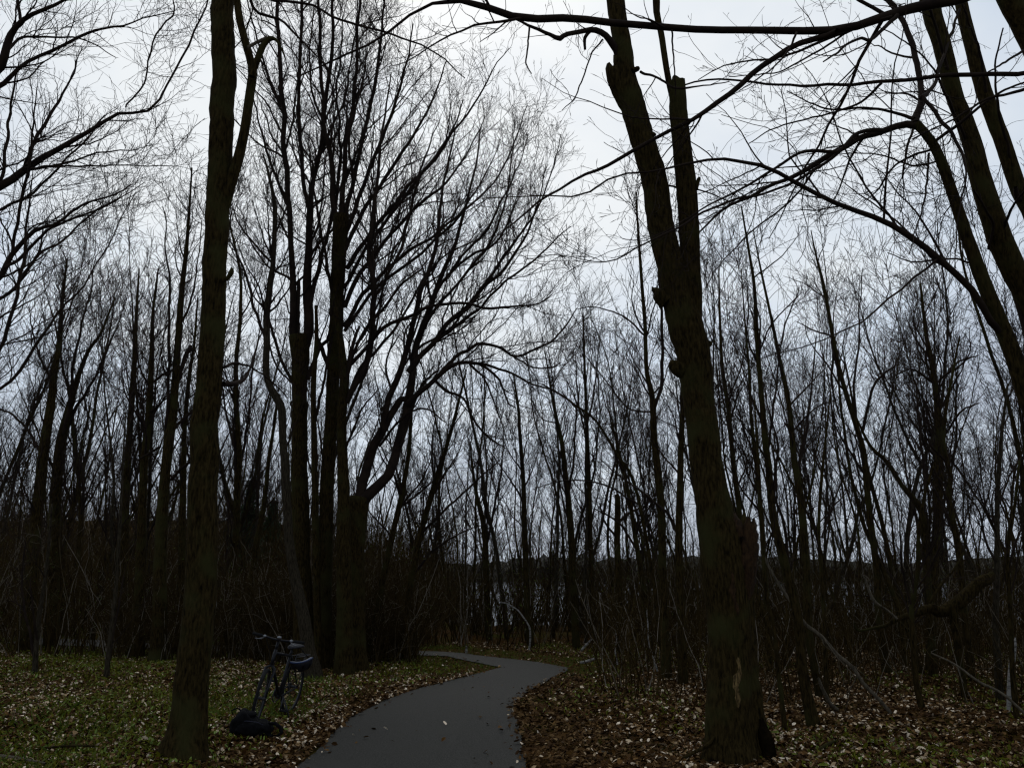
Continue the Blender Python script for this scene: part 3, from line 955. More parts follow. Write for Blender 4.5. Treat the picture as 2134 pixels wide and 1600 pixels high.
# centre, beyond the bend
CW = dict(FAN, d1=2.6, l1a=.4, l1b=1.9, rmin=.0036, d2=4.6, d3=5, up=.1)
traced_tree('tallest slim trunk beyond the bend, rising behind the bent white sapling', 22.5,
            "1108,1362,18 1103,1310,15 1098,1250,13 1093,1100,11 1090,1000,9 1083,900,7 1080,850,6 1070,780,3", [], cp=dict(CW, dt=4), top=.4)
traced_tree('dark pole trunk beyond the bend with a curved upper stem leaning left', 22.0,
            "1204,1372,20 1200,1330,17 1195,1225,15 1190,1112,14 1180,1000,11 1170,920,9 1155,850,6 1145,790,4 1135,730,2",
            [("1184,1030,7 1195,960,6 1200,880,5 1208,800,3", .4)], cp=dict(CW, dt=4), top=.4)
traced_tree('very straight thin tree standing between two poles beyond the bend', 24.0,
            "1237,1356,12 1234,1280,11 1232,1187,10 1227,1000,9 1222,860,7 1218,750,5 1215,650,3", [("1224,930,5 1205,830,4 1200,740,2", .5), ("1223,890,5 1240,800,4 1250,700,2", -.5)], cp=dict(CW, dt=4), top=.4)
traced_tree('forked slim tree just left of the middle beyond the bend', 25.0,
            "1020,1352,15 1015,1250,13 1010,1112,11 995,1040,8 985,980,5 980,920,3", [("1012,1140,7 1030,1060,6 1045,980,4 1050,920,2", .5)], cp=dict(CW, dt=4), top=.4)
traced_tree('double-stemmed pole left of the big forked tree, parting high up', 15.5,
            "1388,1410,24 1385,1320,20 1381,1200,18 1378,1050,16 1370,975,15 1362,900,14 1358,825,12 1347,769,9 1344,675,8 1338,600,7 1330,480,5 1325,400,3",
            [("1364,850,9 1378,800,9 1380,740,8 1379,656,7 1372,560,5 1360,450,3", .4), ("1345,700,5 1300,660,4 1240,640,3 1200,645,2", -.6),
             ("1360,860,5 1310,850,4 1260,790,3 1220,740,2", .6)], cp=dict(CW, dt=3.5, rmin=.0035), top=.45)
traced_tree('stiff grey pole close behind the left flank of the big forked tree', 14.8,
            "1424,1420,22 1420,1300,18 1415,1150,16 1418,975,13 1422,850,10 1428,740,6", [], cp=dict(CW, dt=3, rmin=.0035), top=.4)
traced_tree('thin tree bowing left in a long arch beyond the path', 17.0,
            "1392,1396,14 1375,1310,11 1352,1150,8 1321,1005,7 1287,949,6 1242,877,5 1200,845,4 1175,825,3 1130,800,2", [("1330,1050,5 1260,1010,4 1180,1000,3 1110,1020,2", .7)], cp=dict(CW, d1=2.2, dt=2.5, rmin=.0035), top=.3)
traced_tree('thin dark tree left of the double pole, leaning left', 18.5,
            "1362,1390,15 1345,1250,12 1325,1120,10 1310,1030,8 1295,960,6 1275,880,4", [("1330,1150,6 1290,1090,5 1240,1060,3", .5)], cp=dict(CW, dt=3), top=.35)
traced_tree('stub-topped dead tree with a snapped crooked crown right of the bend poles', 20.5,
            "1292,1384,16 1290,1250,14 1286,1130,13 1288,1050,12 1285,1030,9", [("1287,1090,8 1310,1070,7 1330,1060,4", .3), ("1286,1120,6 1262,1090,5 1250,1050,3", -.3)], cp=dict(CW, d1=1.0, trunk=0), top=.5)

# S - slender trees on the lake side
SW = dict(FAN, d1=2.8, l1a=.4, l1b=1.8, rmin=.0024, d2=4.8, d3=5.5, up=.07)
traced_tree('tall slender tree right of the big forked tree, its foot in pale litter', 10.6,
            "1704,1532,30 1675,1412,22 1664,1300,20 1634,1169,18 1611,1075,16 1602,975,14 1595,919,13 1587,825,11 1578,712,9 1572,600,7 1560,520,5 1545,430,3",
            [("1650,1235,9 1635,1100,8 1612,1030,6", .1), ("1598,940,7 1610,870,6 1618,800,5 1630,700,4 1665,600,3", .5), ("1600,960,6 1560,900,4 1530,860,2", -.4),
             ("1580,740,5 1605,680,4 1640,640,3 1670,610,2", -.5)], cp=dict(SW, dt=2.2), top=.4)
traced_tree('curving slender tree second to the right of the big forked tree', 13.0,
            "1712,1448,22 1700,1400,18 1683,1300,17 1681,1200,16 1670,1050,15 1655,956,12 1644,844,10 1625,750,8 1610,675,6 1585,560,4 1570,480,2",
            [("1660,985,8 1680,900,7 1690,820,5 1700,700,3", .5), ("1650,900,5 1700,850,4 1750,830,2", -.6)], cp=dict(SW, dt=2.5), top=.4)
traced_tree('wavy three-limbed tree in the middle of the lakeside thicket', 15.5,
            "1848,1408,20 1838,1330,17 1830,1250,15 1827,1185,14 1812,1069,13 1801,956,12 1794,919,11 1771,844,10 1749,769,9 1734,694,8 1717,600,7 1700,530,4 1690,480,2",
            [("1797,900,8 1812,832,7 1830,790,6 1865,761,4 1880,720,2", .5), ("1786,880,8 1780,800,6 1790,720,5 1792,640,3 1800,560,2", -.4), ("1738,720,5 1735,760,6 1733,800,5 1750,870,4", .2),
             ("1736,700,5 1700,690,4 1660,670,2", .4)], cp=dict(SW, dt=2.5), top=.4)
traced_tree('thin straight tree leaning left behind the wavy lakeside tree', 17.0,
            "1888,1390,13 1880,1310,12 1865,1230,11 1842,1106,9 1812,994,8 1790,900,6 1770,800,4 1755,720,2", [], cp=dict(SW, dt=3), top=.35)
traced_tree('tree bending sharply left in the lakeside thicket, its crown swept over', 15.0,
            "1945,1412,19 1938,1300,16 1932,1200,15 1929,1144,15 1921,1069,14 1900,1035,12 1880,1012,10 1850,964,9 1820,937,7 1805,915,6 1785,870,3", [("1924,1080,8 1928,1000,7 1918,900,6 1912,820,4 1920,740,2", .4)], cp=dict(SW, dt=3), top=.35)
traced_tree('bushy-topped dark tree rising highest in the lakeside thicket', 15.8,
            "1938,1404,22 1942,1300,18 1945,1200,17 1955,1050,16 1957,937,15 1953,844,13 1944,769,11 1932,712,8 1925,656,6 1918,590,4",
            [("1950,820,6 1990,760,5 2040,740,3", .5), ("1948,800,6 1900,770,5 1850,790,3", -.5), ("1956,930,7 2000,860,5 2040,840,3", -.5), ("1940,750,5 1905,700,4 1885,650,2", .5)],
            cp=dict(SW, dt=7, l1b=1.2), top=.45)
traced_tree('crooked double-bent tree right of the bushy-topped one', 14.2,
            "2028,1428,17 2012,1300,14 2000,1155,13 1985,1080,12 1977,1031,11 1981,994,10 1966,926,9 1970,860,7 1985,780,5 2000,700,3", [("1978,1030,6 1960,1000,5 1940,985,3", .2)], cp=dict(SW, dt=3), top=.35)
traced_tree('grey slim tree near the right edge above the fallen trunk', 12.8,
            "2082,1452,17 2078,1380,15 2075,1300,13 2078,1150,11 2078,1031,9 2084,950,8 2090,881,6 2100,800,4", [("2078,1060,5 2110,980,4 2140,940,2", .4), ("2077,1110,5 2050,1050,4 2030,1000,2", -.4)], cp=dict(SW, dt=3), bark='bark_grey', top=.35)
traced_tree('low crooked sapling with a forked foot in front of the fallen trunk', 11.2,
            "1926,1508,14 1922,1480,13 1912,1440,12 1907,1394,12 1902,1330,11 1900,1262,10 1912,1200,8 1915,1100,7 1930,1020,5 1950,960,3", [("1903,1300,6 1880,1240,5 1850,1190,4 1820,1140,2", .3), ("1908,1230,5 1940,1180,4 1970,1110,3", -.3)], name='sapling', cat='sapling', cp=dict(SW, dt=3), top=.35)
traced_tree('thin wavering sapling hugging the right flank of the big forked tree', 10.4,
            "1640,1540,11 1628,1450,10 1619,1375,9 1612,1300,8 1600,1260,8 1592,1180,7 1588,1080,6 1582,980,5 1575,880,4 1570,800,2", [], name='sapling', cat='sapling', cp=dict(SW, dt=2.5), top=.4)
traced_tree('thin upright sapling between the slender pair right of the forked tree', 12.0,
            "1724,1478,11 1721,1400,9 1718,1300,8 1712,1200,8 1706,1100,7 1712,1000,6 1722,900,4 1730,820,2", [("1712,1120,5 1735,1060,4 1770,1020,2", .4)], name='sapling', cat='sapling', cp=dict(SW, dt=3), top=.35)
traced_tree('half-dead sapling at the right edge behind the pale splintered stump', 11.0,
            "2120,1512,12 2112,1430,11 2108,1340,10 2104,1240,9 2100,1150,8 2115,1050,6 2125,960,4", [("2102,1180,6 2120,1120,5 2140,1080,3", .2)], name='sapling', cat='sapling', cp=dict(SW, dt=3), top=.35)
traced_tree('thin pole between the big forked tree and its nearest slender neighbour', 16.0,
            "1606,1400,13 1600,1300,12 1592,1150,11 1580,1000,9 1566,880,7 1560,760,5 1550,640,3 1545,560,2", [("1575,960,5 1545,880,4 1520,800,3 1505,700,2", .4)], cp=dict(SW, dt=3), top=.35)
traced_tree('pole with a bowed base seen just right of the forked tree at mid height', 18.0,
            "1560,1386,14 1552,1250,12 1545,1100,11 1530,980,10 1518,860,9 1505,760,7 1500,660,5 1498,560,3", [("1515,840,5 1545,760,4 1560,660,3 1555,560,2", -.4)], cp=dict(SW, dt=3, rmin=.0035), top=.35)

# ------------------------------------------------------------------ woods behind: a few tree shapes, each copied as single trees
def proc_tree(seed, H, r0, nlimb, ang, spread, up, wob, rmin):
    rng = np.random.default_rng(seed)
    root = empty('bare_tree')
    G = Geo()
    n = 30
    d = norm(np.array([[rng.normal(0, .08), rng.normal(0, .08), 1.0]]))
    P, R = grow(rng, np.array([[0, 0, -.15]]), d, np.array([H]), np.array([r0]), n, wob, .035, .006, taper=.95)
    G.tubes(P, R, 9, bumpy(rng, n, 9, .07))
    C = Geo()
    forks = spawn(rng, P, R, nlimb / H, .25, .97, ang, spread * .5, spread * 1.5, .5, 16, .11, up, .006, shrink=.6, slim=.012)
    C.tubes(forks[0], forks[1], 6)
    b1 = spawn(rng, forks[0], forks[1], 3.2, .12, 1, .65, .5, 1.7, .5, 9, .16, up, rmin * 1.2)
    C.tubes(b1[0], b1[1], 4)
    b2 = spawn(rng, b1[0], b1[1], 4.4, .1, 1, .65, .25, .95, .6, 6, .17, up, rmin)
    C.tubes(b2[0], b2[1], 3)
    b3 = spawn(rng, b2[0], b2[1], 4.6, .15, 1, .6, .12, .5, .7, 4, .2, up, rmin * .85)
    C.tubes(b3[0], b3[1], 3)
    tw = spawn(rng, P, R, 4.5, .08, 1, .95, .3, 1.7, .3, 7, .15, .05, rmin)
    C.tubes(tw[0], tw[1], 3)
    t2 = spawn(rng, tw[0], tw[1], 5.5, .2, 1, .7, .15, .6, .6, 5, .18, .05, rmin)
    C.tubes(t2[0], t2[1], 3)
    G.build('trunk', M['bark'] if seed % 3 else M['bark_grey'], root)
    C.build('crown', M['twig'], root)
    return root


used = set()


def copy_tree(o):
    c = o.copy(); col.objects.link(c)
    for ch in o.children:
        k = ch.copy(); col.objects.link(k); k.parent = c
    return c


tall = [proc_tree(11 + i, 13.5, .066 + .02 * (i % 3), 17, .5 + .08 * (i % 3), 3.6, .06 + .02 * (i % 3), .05 + .012 * (i % 4), .0045) for i in range(6)]
slim = [proc_tree(31 + i, 10.5, .036 + .013 * (i % 3), 12 + 2 * (i % 4), .45 + .12 * (i % 3), 1.8 + .4 * (i % 3), .05 + .025 * (i % 3), .045 + .016 * (i % 4), .0038) for i in range(9)]
rr = random.Random(77)


def forest(protos, n, px0, px1, y0, y1, h0, h1, label, group, ypow=1.0, avoid=None):
    for i in range(n):
        px = px0 + (px1 - px0) * (i + rr.random()) / n
        Y = y0 + (y1 - y0) * rr.random() ** ypow
        x = px_x(px, Y)
        if float(path_dist(np.array([x]), np.array([Y]))[0]) < .5:
            Y += 2.5
            x = px_x(px, Y)
        p = rr.choice(protos)
        o = p if p.name not in used else copy_tree(p)
        used.add(p.name)
        s_ = h0 + (h1 - h0) * rr.random()
        o.location = (x, Y, gz1(x, Y))
        o.rotation_euler = (rr.gauss(0, .06), rr.gauss(0, .06), rr.random() * 6.28)
        o.scale = (s_, s_, s_ * rr.uniform(.92, 1.1))
        tag(o, label, 'tree', group)


forest(tall, 26, -160, 640, 23, 42, .75, 1.15, 'one of the many bare trees crowding the dark wood on the left', 'bare trees of the dark wood on the left')
forest(slim, 30, -160, 760, 20, 36, .7, 1.15, 'one of the thin poles crowding the dark wood on the left', 'thin poles of the dark wood on the left')
forest(tall, 30, -160, 900, 45, 85, .75, 1.1, 'one of the distant trees on the rise at the back left', 'distant trees on the rise at the back left')
forest(slim, 54, 860, 1380, 23, 46, .75, 1.25, 'one of the thin poles in the wood beyond the bend', 'thin poles beyond the bend')
forest(slim, 66, 1430, 2240, 15, 34, .7, 1.15, 'one of the thin lakeside poles behind the right verge', 'thin lakeside poles on the right')
forest(slim, 36, 1300, 2240, 26, 40, .7, 1.15, 'one of the low trees on the far lake bank on the right', 'low trees on the lake bank')


# the far-off wood on the rise and along the bank: one mass
rng = np.random.default_rng(91)
W_ = Geo()
for n_, px0, px1, y0, y1, h0, h1 in ((190, -200, 960, 42, 108, 7, 13), (70, 860, 1400, 40, 47, 5, 8)):
    px = rng.uniform(px0, px1, n_)
    Y = rng.uniform(y0, y1, n_)
    x = (px - 1067) / FPX * Y * cP
    ok = path_dist(x, Y) > 1
    x, Y = x[ok], Y[ok]
    n_ = len(x)
    H = rng.uniform(h0, h1, n_)
    P, R = grow(rng, np.stack([x, Y, gz(x, Y) - .2], 1), norm(np.stack([rng.normal(0, .05, n_), rng.normal(0, .05, n_), np.ones(n_)], 1)), H, H * .0055, 14, .06, .02, .009, taper=.9)
    W_.tubes(P, R, 5)
    a1 = spawn(rng, P, R, 2.2, .15, .98, .7, .8, 3.6, .5, 9, .12, .08, .009, shrink=.6, slim=.012)
    W_.tubes(a1[0], a1[1], 3)
    a2 = spawn(rng, a1[0], a1[1], 2.2, .1, 1, .65, .4, 1.4, .6, 5, .15, .06, .0075)
    W_.tubes(a2[0], a2[1], 3)
    a3 = spawn(rng, a2[0], a2[1], 2.4, .1, 1, .6, .2, .7, .7, 3, .15, .06, .006)
    W_.tubes(a3[0], a3[1], 3)
tag(W_.build('far_woods', M['twig']), 'dense far-off bare wood on the rise behind the path', 'woods', kind='stuff')


# evergreens deep in the left wood
def conifer(label, px, Y, H, seed):
    rng = np.random.default_rng(seed)
    x = px_x(px, Y)
    root = empty('conifer_tree', (x, Y, gz1(x, Y)))
    tag(root, label, 'tree')
    G = Geo()
    G.tubes(np.array([[[0, 0, -.2], [0.02, 0, H * .5], [0, 0, H]]]), np.array([[H * .016, H * .01, .01]]), 8)
    G.build('trunk', M['bark'], root)
    C = Geo()
    m = 260
    t = rng.random(m) ** .8
    a = rng.random(m) * 6.28
    d = np.stack([np.cos(a), np.sin(a), np.full(m, -.12)], 1)
    P, R = grow(rng, np.stack([np.zeros(m), np.zeros(m), H * (.12 + .87 * t)], 1), norm(d), H * .26 * (1.04 - t) * rng.uniform(.6, 1.15, m), np.full(m, .012), 7, .08, -.02, .004)
    C.tubes(P, R, 3)
    q = 9000
    bi = rng.integers(0, m, q); fi = rng.random(q) * 5.99
    i0 = fi.astype(int); fr = (fi - i0)[:, None]
    c = P[bi, i0] * (1 - fr) + P[bi, i0 + 1] * fr + rng.normal(0, .05, (q, 3))
    u = norm(rng.normal(0, 1, (q, 3)) + d[bi] * 1.2) * .13
    v = norm(np.cross(u, rng.normal(0, 1, (q, 3)))) * .025
    V = np.stack([c - u - v * .3, c + v, c + u, c - v], 1)
    C.add(V.reshape(-1, 3), np.arange(q * 4).reshape(-1, 4))
    C.build('crown', M['needle'], root, smooth=False)


conifer('dark green evergreen deep in the wood right of the mossy trunk', 512, 38, 6.0, 3)
conifer('small dark evergreen in the wood behind the crooked grey trunk', 560, 44, 5.2, 4)

# ------------------------------------------------------------------ undergrowth (nobody could count it)
def undergrowth(seed, n, px0, px1, y0, y1, h0, h1, ypow=1.0, clear=.7):
    rng = np.random.default_rng(seed)
    px = rng.uniform(px0, px1, n)
    Y = y0 + (y1 - y0) * rng.random(n) ** ypow
    x = (px - 1067) / FPX * Y * cP
    ok = path_dist(x, Y) > clear
    x, Y = x[ok], Y[ok]
    z = gz(x, Y)
    k = 5
    p = np.repeat(np.stack([x, Y, z - .05], 1), k, axis=0)
    p[:, :2] += rng.normal(0, .12, (len(p), 2))
    d = norm(np.stack([rng.normal(0, .22, len(p)), rng.normal(0, .22, len(p)), np.ones(len(p))], 1))
    Ln = rng.uniform(h0, h1, len(p))
    return rng, grow(rng, p, d, Ln, Ln * .0042 + .002, 9, .12, .02, .003)


U = Geo()
for args, dd in (((201, 620, -150, 900, 19.5, 34, .8, 3.6, 1.2), 2.8), ((202, 650, -150, 960, 34, 70, 2.0, 6.0), 2.4), ((207, 330, -150, 960, 70, 112, 2.5, 6.5), 2.0),
                 ((208, 170, 560, 868, 17.9, 20.4, .5, 2.6, 1.0, .15), 3.2), ((209, 120, 250, 600, 18.4, 20.8, .5, 2.2, 1.0, .15), 3.0),
                 ((211, 90, 870, 1430, 23, 38, 1.0, 4.0), 2.4), ((212, 140, 1380, 2240, 22, 36, 1.0, 4.2), 2.5),
                 ((203, 230, 860, 1400, 21.5, 40, .5, 2.4), 2.8), ((204, 420, 1240, 2240, 16.5, 30, .5, 2.7), 2.8), ((205, 90, 1250, 2240, 12, 17, .5, 1.9), 2.4), ((206, 170, 1150, 2240, 28, 38, .8, 2.2), 2.2)):
    rng, (P, R) = undergrowth(*args)
    U.tubes(P, R, 4)
    b1 = spawn(rng, P, R, dd, .15, 1, .75, .25, 1.1, .6, 6, .18, .03, .003)
    U.tubes(b1[0], b1[1], 3)
    b2 = spawn(rng, b1[0], b1[1], 3.2, .15, 1, .75, .12, .45, .7, 4, .2, .02, .0028)
    U.tubes(b2[0], b2[1], 3)
tag(U.build('undergrowth', M['brush']), 'tangled brown leafless brush filling the wood behind the litter', 'undergrowth', kind='stuff')

rng = np.random.default_rng(210)
m = 7000
cl = rng.integers(0, 150, m)
cpx, cY = rng.uniform(-100, 2240, 150), rng.uniform(19, 33, 150)
cx = (cpx - 1067) / FPX * cY * cP
c = np.stack([cx[cl], cY[cl], gz(cx, cY)[cl] + rng.uniform(.4, 2.4, 150)[cl]], 1) + rng.normal(0, 1, (m, 3)) * np.array([.5, .5, .45])
c = c[path_dist(c[:, 0], c[:, 1]) > .5]
m = len(c)
u = norm(rng.normal(0, 1, (m, 3))) * .022
v = norm(np.cross(u, rng.normal(0, 1, (m, 3)))) * .012
G = Geo()
G.add(np.stack([c - u, c + v, c + u, c - v], 1).reshape(-1, 3), np.arange(m * 4).reshape(-1, 4))
tag(G.build('young_leaves', M['grass'], smooth=False), 'sparse new olive leaves opening on the brush', 'young leaves', kind='stuff')

# ------------------------------------------------------------------ litter, ground plants, grass
def scatter(rng, n, y0, y1, spread, ypow):
    Y = y0 + (y1 - y0) * rng.random(n) ** ypow
    u = rng.uniform(-spread, spread, n)
    x = u * Y
    return x, Y


def leaves(name, seed, n, mname, size, y0, y1, ypow, tilt, asp, keep, lift):
    rng = np.random.default_rng(seed)
    x, Y = scatter(rng, n, y0, y1, .72, ypow)
    d = path_dist(x, Y, True)
    ok = keep(rng, x, Y, d)
    x, Y = x[ok], Y[ok]
    m = len(x)
    z = np.maximum(gz(x, Y), np.where(path_dist(x, Y) <= .08, .022, -9)) + lift + rng.random(m) * .025
    sz = size * np.exp(rng.normal(-.18, .26, m))
    yaw = rng.random(m) * 6.28
    nrm = norm(np.stack([rng.normal(0, tilt, m), rng.normal(0, tilt, m), np.ones(m)], 1))
    a = norm(np.cross(nrm, np.stack([np.cos(yaw), np.sin(yaw), np.zeros(m)], 1)))
    b = np.cross(nrm, a)
    c = np.stack([x, Y, z], 1)
    cu = rng.uniform(-.25, .45, m)[:, None] * sz[:, None]
    S = sz[:, None]
    w_ = S * asp
    V = np.stack([c - a * S, c - a * S * .35 + b * w_ + nrm * cu, c + a * S * .45 + b * w_ * .75 + nrm * cu * 1.2, c + a * S + nrm * cu * .4,
                  c + a * S * .45 - b * w_ * .75 + nrm * cu, c - a * S * .35 - b * w_ + nrm * cu * .8], 1)
    base = np.arange(m)[:, None] * 6
    F1 = base + np.array([[0, 3, 2, 1]])
    F2 = base + np.array([[0, 5, 4, 3]])
    G = Geo()
    G.add(V.reshape(-1, 3), np.concatenate([F1, F2]))
    return G


def patchy(x, y):
    return .5 + .25 * np.sin(x * .8 + 2 * np.sin(y * .35)) + .25 * np.sin(y * .9 + x * 1.4 + 1)


def clumpy(x, y):
    r = np.random.default_rng(17)
    f = np.zeros(np.shape(x))
    for i in range(14):
        a = r.random() * 6.28
        q = r.uniform(3, 16)
        f = f + np.sin(q * (x * math.cos(a) + y * math.sin(a)) + r.random() * 6.28)
    return sstep(-3.0, 3.6, f)


def keep_litter(rng, x, Y, d):
    p = np.where(d <= 0, .0012 + .22 * np.exp(d / .05) + .006 * np.exp(d / .3), 1.0)
    p = np.where((d > 0) & (x > 0) & (Y < 16), np.clip(d / 1.5 - .15, .12, 1), p)
    verge = (Y > 16.2) & (d < 1.6) & (d > 0)
    p = np.where(verge, .1, p)
    p = p * (.4 + .6 * patchy(x, Y)) * (.12 + .88 * clumpy(x, Y)) * np.where((x > 0) & (d > 0), .75, 1.0)
    p = p * (1 - .85 * sstep(18, 23, Y))
    return rng.random(len(x)) < p


def keep_brown(rng, x, Y, d):
    p = np.where(d <= 0, .0010 + .30 * np.exp(d / .05) + .006 * np.exp(d / .3), 1.0)
    p = np.where((Y > 16.2) & (d < 1.4) & (d > 0), .06, np.where((Y > 15) & (d <= 0), .02 * p, p)) * (1 - .7 * sstep(18, 23, Y)) * np.where(x < 0, .55 + .45 * np.exp(-d / 1.5), 1.0)
    return rng.random(len(x)) < p


G = leaves('leaf_litter', 300, 190000, 'brown_leaf', .034, 6.5, 24, .8, .42, .6, keep_brown, .004)
tag(G.build('leaf_litter', M['brown_leaf'], smooth=False), 'matted brown leaf litter covering the ground both sides of the path', 'leaf litter', kind='stuff')
G = leaves('dry_leaves', 301, 400000, 'leaf', .030, 6.5, 24, .8, .55, .58, keep_litter, .014)
tag(G.build('dry_leaves', M['leaf'], smooth=False), 'pale curled dry leaves lying in clumps on the litter', 'dry leaves', kind='stuff')


def keep_cover(rng, x, Y, d):
    p = np.where(d <= .25, 0, 1.0) * np.where(x < -1, 1.0, .55)
    p = p * (.25 * (x < -1) + .75 * sstep(.3, .7, patchy(x * .7 + 3, Y * .6 + 1))) * np.clip((d - .2) / 1.6, 0, 1)
    return rng.random(len(x)) < p


G = leaves('ground_plants', 302, 105000, 'cover', .034, 6.5, 23, .85, 1.2, .32, keep_cover, .03)
tag(G.build('ground_plants', M['cover'], smooth=False), 'low green spring plants coming up through the leaf litter', 'ground plants', kind='stuff')

rng = np.random.default_rng(303)
x, Y = scatter(rng, 150000, 6.5, 27, .72, .9)
d = path_dist(x, Y)
verge = (Y > 15.5) & (d > .02) & (d < 1.3)
p = np.where(verge, .9, .30 * (x < -1.5) * sstep(.3, .8, patchy(x, Y)) * (d > .5))
ok = rng.random(len(x)) < p
x, Y = x[ok], Y[ok]
m = len(x)
h = np.where(Y > 15.5, rng.uniform(.02, .06, m), rng.uniform(.04, .13, m))
yaw = rng.random(m) * 6.28
c = np.stack([x, Y, gz(x, Y)], 1)
sd_ = np.stack([np.cos(yaw), np.sin(yaw), np.zeros(m)], 1) * .006
ln = np.stack([rng.normal(0, .45, m), rng.normal(0, .45, m), np.ones(m)], 1) * h[:, None]
V = np.stack([c - sd_, c + sd_, c + ln * .6 + sd_ * .7, c + ln * np.array([1.4, 1.4, 1])], 1)
G = Geo()
G.add(V.reshape(-1, 3), np.arange(m * 4).reshape(-1, 4))
tag(G.build('grass', M['grass'], smooth=False), 'short green grass along the verge of the path bend', 'grass', kind='stuff')


# ------------------------------------------------------------------ fallen wood
def fallen(label, D0, D1, pts, m='deadwood', name='fallen_branch', cat='branch', twigs=0, k=9, amp=.08, seed=1, limbs=()):
    rng = np.random.default_rng(seed)
    q = parse(pts, D0, D1 - D0)
    root_z = max(gz1(q[-1, 0], q[-1, 1]), 0)
    root = empty(name, (float(q[:, 0].mean()), float(q[:, 1].mean()), root_z))
    tag(root, label, cat)
    G = Geo()
    n = max(14, len(q) * 6)
    Q = resample(q, n)
    G.tubes(Q[None, :, :3], Q[None, :, 3], k, bumpy(rng, n, k, amp))
    put(G.build('stem', M[m]), root)
    if twigs or limbs:
        for l in limbs:
            C = Geo()
            ql = resample(parse(l, (D0 + D1) / 2, 0), 16)
            C.tubes(ql[None, :, :3], ql[None, :, 3], 6, bumpy(rng, 16, 6, .08))
            put(C.build('side_branch', M[m]), root)
        C = Geo()
        b = spawn(rng, Q[None, :, :3], np.maximum(Q[None, :, 3], .004), twigs, .1, 1, .8, .25, .9, .5, 8, .2, .0, .003)
        if len(b[0]) < 6:
            return root
        C.tubes(b[0], b[1], 4)
        b2 = spawn(rng, b[0], b[1], 3, .2, 1, .8, .1, .4, .6, 5, .2, 0, .0025)
        C.tubes(b2[0], b2[1], 3)
        put(C.build('twigs', M[m]), root)['kind'] = 'stuff'
    return root


fallen('long pale dead branch leaning down to the right across the lakeside thicket', 11.4, 11.0,
       "1586,1140,4 1600,1176,5 1625,1220,6 1649,1255,6.5 1676,1297,7 1712,1326,7.5 1745,1364,8 1776,1390,8 1802,1427,8 1833,1458,7.5 1866,1497,7", 'deadwood', twigs=1.8, seed=11, amp=.2)
fallen('thick dark fallen trunk hung up at an angle near the right edge', 12.6, 12.2,
       "2068,1196,14 2058,1205,22 2040,1214,24 2005,1247,27 1975,1268,26 1955,1272,22 1937,1266,19 1907,1277,14 1870,1289,10 1847,1302,8 1825,1307,6 1789,1313,4 1780,1298,3", 'bark', 'fallen_tree', 'fallen tree', twigs=2.2, seed=12, amp=.16, k=14,
       limbs=["1985,1264,20 1995,1330,18 2005,1400,16 2010,1452,14", "1930,1268,7 1960,1220,6 1985,1190,4 2010,1150,3", "1915,1275,6 1905,1230,5 1895,1190,4"])
fallen('pale crooked dead twig curving up left of the fallen trunk', 12.3, 12.4,
       "1870,1290,5 1850,1272,5 1825,1255,6 1812,1232,5 1804,1208,4 1795,1196,2", 'deadwood', seed=13)
fallen('pale splintered birch snag standing at the right edge', 11.4, 11.4,
       "2102,1490,7 2103,1460,9 2104,1440,10 2107,1400,11 2111,1370,10 2114,1345,8 2116,1328,2", 'birch', 'birch_snag', 'snag', seed=14)
fallen('thin grey fallen branch sloping to the lower right corner', 10.2, 9.6,
       "1940,1360,3 1990,1384,4 2040,1420,5 2090,1446,5.5 2150,1500,6", 'deadwood', twigs=.8, seed=15)
fallen('white birch log lying just right of the bend', 17.0, 16.8, "1209,1380,4 1218,1379,6 1228,1376,6 1239,1372,5", 'birch', 'birch_log', 'log', seed=16)
fallen('thin white birch stick propped above the log at the bend', 17.4, 17.3, "1211,1356,5 1218,1347,5 1226,1339,4 1233,1332,3", 'birch', seed=17)
fallen('white bent sapling bowed over beyond the bend', 21.2, 21.2,
       "1098,1366,5 1103,1350,4.5 1105,1330,4 1104,1310,4 1099,1298,3.4 1090,1285,3.2 1080,1272,3 1068,1264,3 1056,1257,2.6 1042,1255,2", 'birch', 'bent_sapling', 'sapling', seed=18)
fallen('short white upright stick at the far verge of the bend', 20.2, 20.2, "971.5,1360,5 972,1352,5 972,1345,3", 'birch', seed=19)
fallen('thin pale stick leaning in the dark behind the right verge', 13.5, 13.4,
       "1370,1398,4 1366,1385,4 1358,1360,3.4 1352,1335,3 1350,1300,2.6 1348,1270,2", 'birch', seed=20)
fallen('twisted pale stick behind the bend log, leaning left', 16.5, 16.4, "1287,1384,4 1284,1368,3.4 1282,1352,3 1285,1330,2.4 1282,1312,2", 'birch', seed=21)
fallen('thin pale branch lying on the litter right of the path near the bottom', 8.9, 8.95, "1238,1570,6 1256,1568,9 1272,1571,6 1290,1575,5 1304,1578,3", 'deadwood', seed=22)
fallen('long brown branch lying in the litter at the lower left corner', 8.5, 8.9,
       "95,1590,5 60,1584,7 20,1577,8 -30,1572,9", 'deadwood', twigs=1.5, seed=23)
fallen('thin dark branch lying on the leaves left of the mossy trunk', 9.25, 9.15, "70,1562,4 110,1556,5 160,1553,5 215,1555,4 250,1558,3", 'bark', twigs=.6, seed=24)
fallen('reddish fallen log half hidden behind the mossy trunk', 20.4, 20.2, "330,1346,14 350,1345,15 375,1344,15 400,1345,13", 'rotwood', 'fallen_log', 'log', seed=25)
fallen('dark broken branch lying against the foot of the forked tree', 8.5, 8.6, "1400,1596,6 1440,1570,8 1470,1555,8 1495,1530,7", 'bark', seed=26)
fallen('dark fallen stick right of the forked tree foot', 8.6, 9.6, "1640,1580,10 1690,1570,9 1730,1548,7 1760,1540,5", 'bark', twigs=.8, seed=27)
